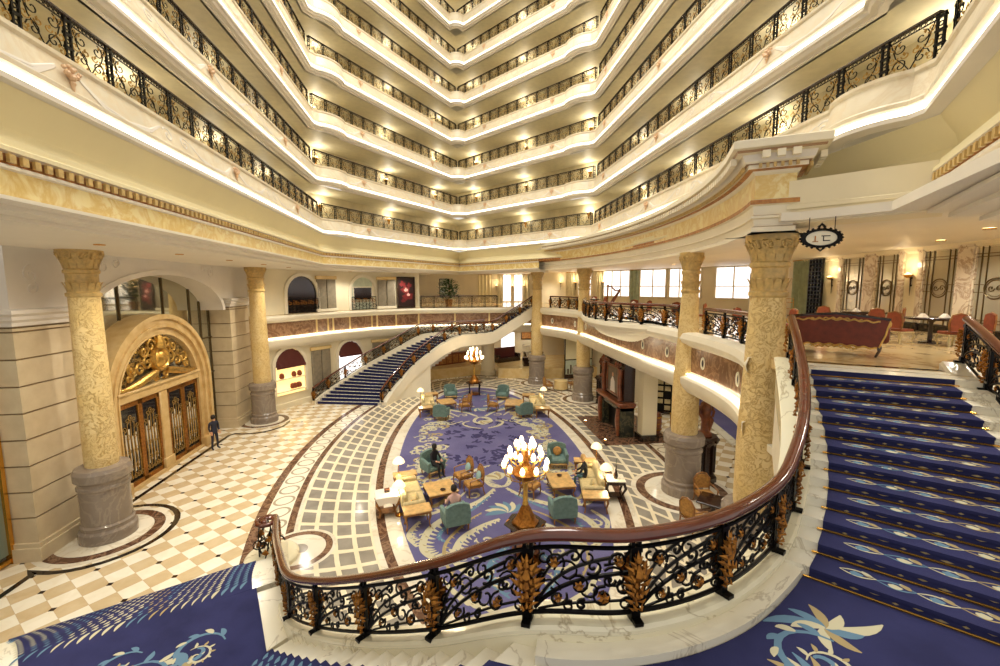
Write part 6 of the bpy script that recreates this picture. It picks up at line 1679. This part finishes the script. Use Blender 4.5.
# ================================================================ BACK OF THE HALL
struct(MB().prism([(-3.1, 37.6), (1.9, 39.6), (1.9, 44.5), (-6, 44.5)], 0, .9).build('floor_7', 'counter_stone', smooth=False), 'raised tan stone platform under the far stair', 'platform')
struct(MB().prism([(3.3, 37.7), (7.6, 36.9), (12.3, 37.0), (12.3, 44.5), (3.3, 44.5)], 0, .9).build('floor_8', 'counter_stone', smooth=False), 'raised tan stone platform left of the farthest column', 'platform')
struct(MB().lathe([(.72, 0), (.72, .35), (.62, .4), (.58, 4.12)], 28, (2.55, 39.6, 0)).build('pier_back', 'cream_wall'), 'plain round cream column between the two raised platforms', 'column')
t = thing('reception_counter', 'carved reddish wood bar counter on the raised platform under the stair', 'counter', (-.9, 40.6, .9), .55)
MB().cbox(-2.2, 2.2, -.3, .3, 1.0, 1.08, .02).build('top', 'mid_wood', t); MB().cbox(-2.1, 2.1, -.25, .25, .0, 1.0, .02).build('body', 'mid_wood', t)
b = MB()
for i in range(6): b.cbox(-2.05+.7*i, -1.45+.7*i, -.29, -.25, .12, .88, .01)
b.build('panel', 'dentil_brown', t)
rr = random.Random(11)
for i in range(6):
    x = -1.8+.7*i; c, s = cos(.55), sin(.55)
    o_ = tag(MB().lathe([(.08, 0), (.1, .1), (.06, .3), (.03, .4), (.05, .5), (.001, .5)], 10).build('decanter', 'clear_pale'), 'pale decanter on the wood bar counter, %s from the left' % ['first', 'second', 'third', 'fourth', 'fifth', 'sixth'][i], 'decanter', 'decanters on the bar'); o_.location = (-.9+x*c, 40.6+x*s, 1.99)
def wallframe(x0, x1, z0, z1, y, mat, label, name='framed_picture', cat='picture', fm='dark_wood'):
    t = thing(name, label, cat, ((x0+x1)/2, y, z0)); w, h = (x1-x0)/2, z1-z0
    b = MB(); b.cbox(-w-.08, w+.08, -.08, 0, -.08, 0, .01); b.cbox(-w-.08, w+.08, -.08, 0, h, h+.08, .01); b.cbox(-w-.08, -w, -.08, 0, 0, h, .01); b.cbox(w, w+.08, -.08, 0, 0, h, .01); b.build('frame', fm, t)
    MB().box(-w, w, -.05, -.01, 0, h).build('picture', mat, t, smooth=False); return t
wallframe(4.4, 5.8, 1.6, 3.4, 44.5, 'window_glow', 'bright white lit panel on the wall behind the raised platform', 'lit_panel', 'screen', 'cream_pale')
wallframe(6.6, 8.0, 2.7, 3.4, 44.5, 'dentil_brown', 'wide brown picture on the wall above the dark desk')
wallframe(-2.0, -.6, 1.9, 3.4, 44.5, 'poster_pink', 'pink picture on the wall behind the bar counter')
wallframe(3.2, 3.9, 2.6, 3.5, 44.5, 'painting_sky', 'small brown picture left of the lit panel')
t = thing('booth_sofa', 'dark brown leather booth seat on the raised platform right of the cream column', 'sofa', (4.55, 41.2, .9), .5)
MB().cbox(-1.2, 1.2, .2, .5, 0, 1.35, .06).build('backrest', 'awning_red', t); MB().cbox(-1.2, 1.2, -.5, .25, 0, .45, .05).build('seat', 'dark_wood', t); MB().cbox(-1.35, -1.1, -.5, .5, 0, .75, .05).build('armrest', 'dark_wood', t); MB().cbox(1.1, 1.35, -.5, .5, 0, .75, .05).build('armrest', 'dark_wood', t)
t = thing('planter', 'dark box planter with pale stems left of the farthest column', 'plant', (6.1, 38.6, .9)); MB().cbox(-.4, .4, -.35, .35, 0, .8, .04).build('box', 'dark_wood', t)
b = MB()
for i in range(16):
    a = i*2.4; b.tube([(0, 0, .8), (.18*cos(a), .18*sin(a), 1.3), (.45*cos(a), .45*sin(a), 1.7+.2*sin(i))], [.02, .018, .006], 5); b.lathe([(.001, -.06), (.07, 0), (.001, .08)], 6, (.45*cos(a), .45*sin(a), 1.72+.2*sin(i)))
b.build('blossom', 'table_linen', t)
t = thing('dark_desk', 'dark carved desk standing in front of the wide brown picture', 'desk', (7.2, 41.5, .9)); MB().cbox(-1.0, 1.0, -.35, .35, .75, .85, .02).build('top', 'dark_wood', t)
for s in (-1, 1): MB().cbox(s*.75-.2, s*.75+.2, -.3, .3, 0, .75, .02).build('drawer_unit', 'dark_wood', t)
def standboard(x, y, label):
    t = thing('display_board', label, 'display board', (x, y, 0), .15)
    MB().cbox(-1.35, 1.35, -.05, .05, .0, 4.0, .02).build('frame', 'dark_wood', t); MB().box(-1.27, 1.27, -.07, -.05, 1.75, 3.9).build('panel', 'cove_plaster', t, smooth=False); MB().box(-1.27, 1.27, -.07, -.05, .4, 1.65).build('lower_panel', 'pale_green_panel', t, smooth=False)
    b = MB()
    for i in range(9): b.box(-1.1+.26*i, -.95+.26*i, -.085, -.07, .45, .9+.35*abs(sin(i*1.7)))
    b.build('skyline', 'painting_sky', t, smooth=False)
standboard(10.4, 36.8, 'large cream display board with a grey skyline strip between the far columns')
# far mezzanine things
wallframe(-1.95, -.95, 7.2, 9.0, 50, 'pale_green_panel', 'pale picture in a dark frame on the far mezzanine wall')
t = thing('potted_plant', 'green bushy potted plant behind the far mezzanine railing', 'plant', (-1.0, 41.0, 6.39)); MB().lathe([(.3, 0), (.38, .5), (.42, .6), (.001, .58)], 16).build('pot', 'dentil_brown', t)
b = MB(); rr = random.Random(2)
for i in range(420):
    a = rr.uniform(0, 6.3); r = rr.uniform(.05, .95); z = .65+rr.uniform(0, 1.9)*(1-.35*r); c = Vector((r*cos(a), r*sin(a), z)); d = Vector((cos(a), sin(a), rr.uniform(-.3, .8))).normalized()*.42; s = Vector((-sin(a), cos(a), 0))*.12
    b.add([c, c+d*.5+s, c+d, c+d*.5-s], [(0, 1, 2, 3)])
b.build('foliage', 'leaf_green', t, smooth=False); MB().tube([(0, 0, .5), (.05, 0, 1.2), (0, .05, 1.9)], [.05, .04, .02], 6).build('stem', 'chair_wood', t)
def fardrape(x, w, nm, mat='curtain_pale'):
    t = thing('drape', nm, 'curtain', (x, 49.85, 6.4)); b = MB(); n = int(w*12)
    for i in range(n+1): b.v += [(-w/2+w*i/n, -.08*sin(i*1.3), 0), (-w/2+w*i/n, -.08*sin(i*1.3), 3.1)]
    for i in range(n): b.f.append((2*i, 2*i+2, 2*i+3, 2*i+1)); b.m.append(0)
    b.build('cloth', mat, t); MB().tube([(-w/2, 0, 3.12), (w/2, 0, 3.12)], .03, 6).build('rod', 'brass', t)
fardrape(3.2, 1.6, 'peach lit drape on the far wall left of the white windows', 'cove_plaster'); fardrape(5.0, .7, 'narrow cream drape left of the far white windows'); fardrape(8.1, .8, 'narrow cream drape right of the far white windows')
for x, nm in ((5.75, 'tall white window on the far mezzanine wall beside the narrow left drape'), (7.1, 'tall white window on the far mezzanine wall beside the narrow right drape')):
    t = thing('bright_window', nm, 'window', (x, 49.98, 6.5)); MB().box(-.5, .5, -.06, -.02, 0, 3.0).build('pane', 'window_glow', t, smooth=False); b = MB()
    for xx in (-.5, 0, .5): b.box(xx-.04, xx+.04, -.1, 0, 0, 3.0)
    b.build('frame', 'cream_pale', t, smooth=False)
for x, nm in ((6.4, 'lit wall sconce between the two far white windows'), (7.75, 'lit wall sconce right of the far white windows'), (4.5, 'lit wall sconce beside the peach drape')): sconce((x, 49.9, 8.2), 0, nm)

# ================================================================ PEOPLE
def person(name, label, loc, rz, J, E, R, cols, hair, top_z, leg_z, mats):
    """one continuous skinned body; J joints, E bones, R radii"""
    me = bpy.data.meshes.new(name); names = list(J); me.from_pydata([J[k] for k in names], [(names.index(a), names.index(b)) for a, b in E], []); me.update()
    o = bpy.data.objects.new(name, me); COL.objects.link(o)
    bm = bmesh.new(); bm.from_mesh(me); sl = bm.verts.layers.skin.verify(); bm.verts.ensure_lookup_table()
    for i, k in enumerate(names):
        r = R[k]; bm.verts[i][sl].radius = r if isinstance(r, tuple) else (r, r); bm.verts[i][sl].use_root = (k == 'pelvis')
    bm.to_mesh(me); bm.free()
    md = o.modifiers.new('skin', 'SKIN'); md.use_smooth_shade = True; o.modifiers.new('sub', 'SUBSURF').levels = 2
    dg = bpy.context.evaluated_depsgraph_get(); m2 = bpy.data.meshes.new_from_object(o.evaluated_get(dg)); o.modifiers.clear(); o.data = m2
    for m in mats: m2.materials.append(M[m])
    hands = [Vector(J['hand_l']), Vector(J['hand_r'])]; head = Vector(J['head'])
    for p in m2.polygons:
        c = p.center; p.use_smooth = True
        if min((c-h).length for h in hands) < .10 or (c-head).length < .15 or c.z > top_z: p.material_index = 0
        elif leg_z(c): p.material_index = 2
        else: p.material_index = 1
    h = MB(); hz = head
    h.lathe([(.001, .13), (.06, .125), (.1, .08), (.112, .0), (.1, -.06), (.07, -.1 if hair != 'long' else -.2)], 14, (hz.x, hz.y+.025, hz.z+.035))
    ho = h.build('hair', 'hair_dark' if hair != 'blond' else 'honey_wood', o)
    f = MB()
    for s in (-1, 1): f.lathe([(.001, -.012), (.013, 0), (.001, .012)], 6, (hz.x+s*.035, hz.y-.095, hz.z+.0))
    f.build('eyes', 'hair_dark', o); f = MB(); f.add([(hz.x-.015, hz.y-.098, hz.z-.04), (hz.x+.015, hz.y-.098, hz.z-.04), (hz.x, hz.y-.125, hz.z-.035), (hz.x, hz.y-.098, hz.z+.01)], [(0, 1, 2), (0, 2, 3), (1, 3, 2)]); f.lathe([(.001, -.008), (.022, 0), (.001, .008)], 8, (hz.x, hz.y-.09, hz.z-.07)); f.build('nose', 'skin', o)
    g = MB()
    for hd, fa in (('hand_l', 'el_l'), ('hand_r', 'el_r')):
        p = Vector(J[hd]); d = (p-Vector(J[fa])).normalized(); s = d.cross(Vector((0, 0, 1)));  s = s.normalized() if s.length > .1 else Vector((1, 0, 0))
        for i in range(4): q = p+s*(.022*(i-1.5)); g.tube([tuple(q+d*.02), tuple(q+d*.07+Vector((0, 0, -.005))), tuple(q+d*(.095-.008*abs(i-1.2))+Vector((0, 0, -.02)))], [.011, .010, .007], 5)
        g.tube([tuple(p+s*.035), tuple(p+s*.06+d*.03), tuple(p+s*.055+d*.06)], [.012, .011, .008], 5)
    g.build('fingers', 'skin', o)
    o.location = loc; o.rotation_euler.z = rz; tag(o, label, 'person'); return o
BONES = [('pelvis', 'waist'), ('waist', 'chest'), ('chest', 'neck'), ('neck', 'head'), ('head', 'crown')]+[(a+s, b_+s) for s in ('_l', '_r') for a, b_ in (('sh', 'el'), ('el', 'hand'), ('hip', 'knee'), ('knee', 'ankle'), ('ankle', 'toe'))]+[('chest', 'sh_l'), ('chest', 'sh_r'), ('pelvis', 'hip_l'), ('pelvis', 'hip_r')]
RAD = dict(pelvis=(.15, .11), waist=(.13, .095), chest=(.16, .11), neck=.052, head=.095, crown=.07)
for s in ('_l', '_r'): RAD.update({'sh'+s: .062, 'el'+s: .045, 'hand'+s: .035, 'hip'+s: .09, 'knee'+s: .06, 'ankle'+s: .042, 'toe'+s: .035})
def sit(z=.5, lean=0, arm=((-.25, -.4, .68), (.22, -.42, .70)), look=0):
    J = dict(pelvis=(0, 0, z+.08), waist=(0, .02+lean*.3, z+.28), chest=(0, .02+lean, z+.48), neck=(0, 0+lean*1.2, z+.64), head=(look, -.03+lean*1.3, z+.78), crown=(look, -.02+lean*1.3, z+.85))
    for s, sg, a in (('_l', -1, arm[0]), ('_r', 1, arm[1])):
        J['sh'+s] = (sg*.18, lean, z+.52); J['el'+s] = (sg*.25, -.12+lean, z+.26); J['hand'+s] = a
        J['hip'+s] = (sg*.09, -.06, z+.05); J['knee'+s] = (sg*.11, -.45, z+.06); J['ankle'+s] = (sg*.11, -.48, .09); J['toe'+s] = (sg*.12, -.62, .035)
    return J
legseat = lambda c: c.y < -.16 and c.z < .62 or c.z < .45
person('person', 'seated woman in black reading in the teal armchair on the left', (-1.82, 18.22, .03), .75, sit(.48, -.04, ((-.1, -.38, .72), (.12, -.38, .72))), BONES, RAD, None, 'long', 9, legseat, ['skin', 'cloth_black', 'cloth_black'])
person('person', 'seated person in pink seen from behind in the near left teal armchair', (-.98, 14.1, .03), PI+.26, sit(.48, -.05, ((-.2, -.42, .74), (.2, -.42, .74))), BONES, RAD, None, 'short', 9, legseat, ['skin', 'cloth_pink', 'cloth_navy'])
person('person', 'seated blonde woman in black top and teal trousers on the near right sofa', (4.36, 16.1, .03), -1.95, sit(.5, -.12, ((-.1, -.5, .66), (.16, -.5, .64))), BONES, RAD, None, 'blond', 9, legseat, ['skin', 'cloth_black', 'cloth_teal'])
J = dict(pelvis=(0, 0, .98), waist=(0, .0, 1.12), chest=(0, .01, 1.33), neck=(0, 0, 1.49), head=(0, -.02, 1.63), crown=(0, -.01, 1.70))
for s, sg in (('_l', -1), ('_r', 1)): J.update({'sh'+s: (sg*.19, 0, 1.41), 'el'+s: (sg*.24, .02, 1.13), 'hand'+s: (sg*.21, -.1, .88), 'hip'+s: (sg*.09, 0, .92), 'knee'+s: (sg*.12, -.02, .5), 'ankle'+s: (sg*.14, .02, .09), 'toe'+s: (sg*.17, -.14, .035)})
person('person', 'standing man in a dark suit beside the arched door', (-12.95, 22.7, .015), fdir(1, -.6), J, BONES, RAD, None, 'short', 9, lambda c: c.z < .95 and abs(c.x) < .19, ['skin', 'cloth_navy', 'cloth_navy'])
# ================================================================ LAMPS OF THE HALL
DL = MB().lathe([(.10, .0), (.13, -.012), (.13, .01), (.10, .012)], 16).mesh('trim', 'brass'); DLG = MB().lathe([(.001, .006), (.10, .004), (.10, .012)], 14).mesh('lens', 'downlight_glow')
def downlight(x, y, z, e, label, group, size=.12, spot=2.5):
    t = thing('downlight', label, 'downlight', (x, y, z), 0, group)
    inst('trim', DL, t); inst('lens', DLG, t)
    light('SPOT', 'downlight_lamp', (x, y, z-.05), e, (1, .94, .82), size, spot)
for i, v in enumerate((9.5, 13, 16.5, 20, 23.5, 27)):  # downlights added in the soffit to light the left hall evenly
    downlight(-10.4, v, 9.35, 540, 'added ceiling downlight over the left hall, %s from the near end' % ['first', 'second', 'third', 'fourth', 'fifth', 'sixth'][i], 'added downlights over the left hall')
for j, (x, y, nm) in enumerate([(9.3, 12.5, 'behind the big column'), (12.5, 9.5, 'above the burgundy sofa'), (11.5, 15.5, 'in front of the lattice screen'), (14.6, 12.2, 'above the dining tables'), (10.8, 20, 'behind the column right of the fireplace'), (14.5, 19, 'in front of the pale curtain'), (11, 25, 'in front of the harp'), (14, 27.5, 'before the bright windows'), (10.5, 31, 'behind the column left of the fireplace'), (9.6, 37, 'behind the farthest column'), (8.9, 6.0, 'above the top of the stairs')]):
    downlight(x, y, 9.6, 230, 'mezzanine ceiling downlight '+nm, 'mezzanine downlights')
for x, y, nm in [(-1.5, 44, 'left'), (3, 44, 'middle'), (8, 44, 'right'), (-8.2, 33.0, 'before the shop facade'), (-4.6, 36, 'before the poster')]:
    downlight(x, y, 9.3 if x < -4 else 9.48, 330, 'far mezzanine ceiling downlight '+nm, 'far mezzanine downlights')
for x, y, nm in [(10.3, 18, 'near the cream pier'), (10.8, 23, 'behind the fireplace'), (10.6, 27.2, 'beside the dark pedestal'), (14, 22, 'over the side carpet'), (17, 27, 'far over the side carpet'), (9.8, 13.5, 'near the big column'), (9.8, 34.0, 'beside the display board'), (-1.5, 42.5, 'over the bar counter'), (3, 42.5, 'over the booth seat'), (7, 40.0, 'over the planter'), (7, 43.2, 'over the dark desk')]:  # lamps added to brighten the space under the mezzanine
    downlight(x, y, 4.1, 130, 'added low ceiling downlight '+nm, 'added low downlights under the mezzanine', .1)
# added area light above the view, brightens the fascias and floor
light('AREA', 'added_top_fill', (0, 17, 37.5), 6500, (1, .97, .88), 14)
# ================================================================ CAMERA, LIGHT, VIEW
cam = bpy.data.cameras.new('camera'); cam.sensor_width = 36; cam.lens = 430/1000*36; cam.clip_start = .05; cam.clip_end = 300
co = bpy.data.objects.new('camera', cam); COL.objects.link(co)
co.location = (-1.1, 0, 8.2)
yaw, pitch, roll = math.radians(6.9), math.radians(6.2), math.radians(.2)
fwd = Vector((sin(yaw)*cos(pitch), cos(yaw)*cos(pitch), -sin(pitch)))
rt = Vector((cos(yaw), -sin(yaw), 0)); up = rt.cross(fwd)
r2 = rt*cos(roll)-up*sin(roll); u2 = rt*sin(roll)+up*cos(roll)
co.matrix_world = Matrix(((r2.x, u2.x, -fwd.x, -1.1), (r2.y, u2.y, -fwd.y, 0), (r2.z, u2.z, -fwd.z, 8.2), (0, 0, 0, 1)))
sc = bpy.context.scene; sc.camera = co
w = bpy.data.worlds.new('world'); sc.world = w; w.use_nodes = True
w.node_tree.nodes['Background'].inputs[0].default_value = (1.0, .96, .90, 1)
w.node_tree.nodes['Background'].inputs[1].default_value = .72
vs = sc.view_settings; vs.view_transform = 'Standard'; vs.look = 'None'; vs.gamma = 1; vs.exposure = .27; vs.use_curve_mapping = False
sc.cycles.use_denoising = True
sc.cycles.max_bounces = 8; sc.cycles.diffuse_bounces = 4; sc.cycles.sample_clamp_indirect = 8
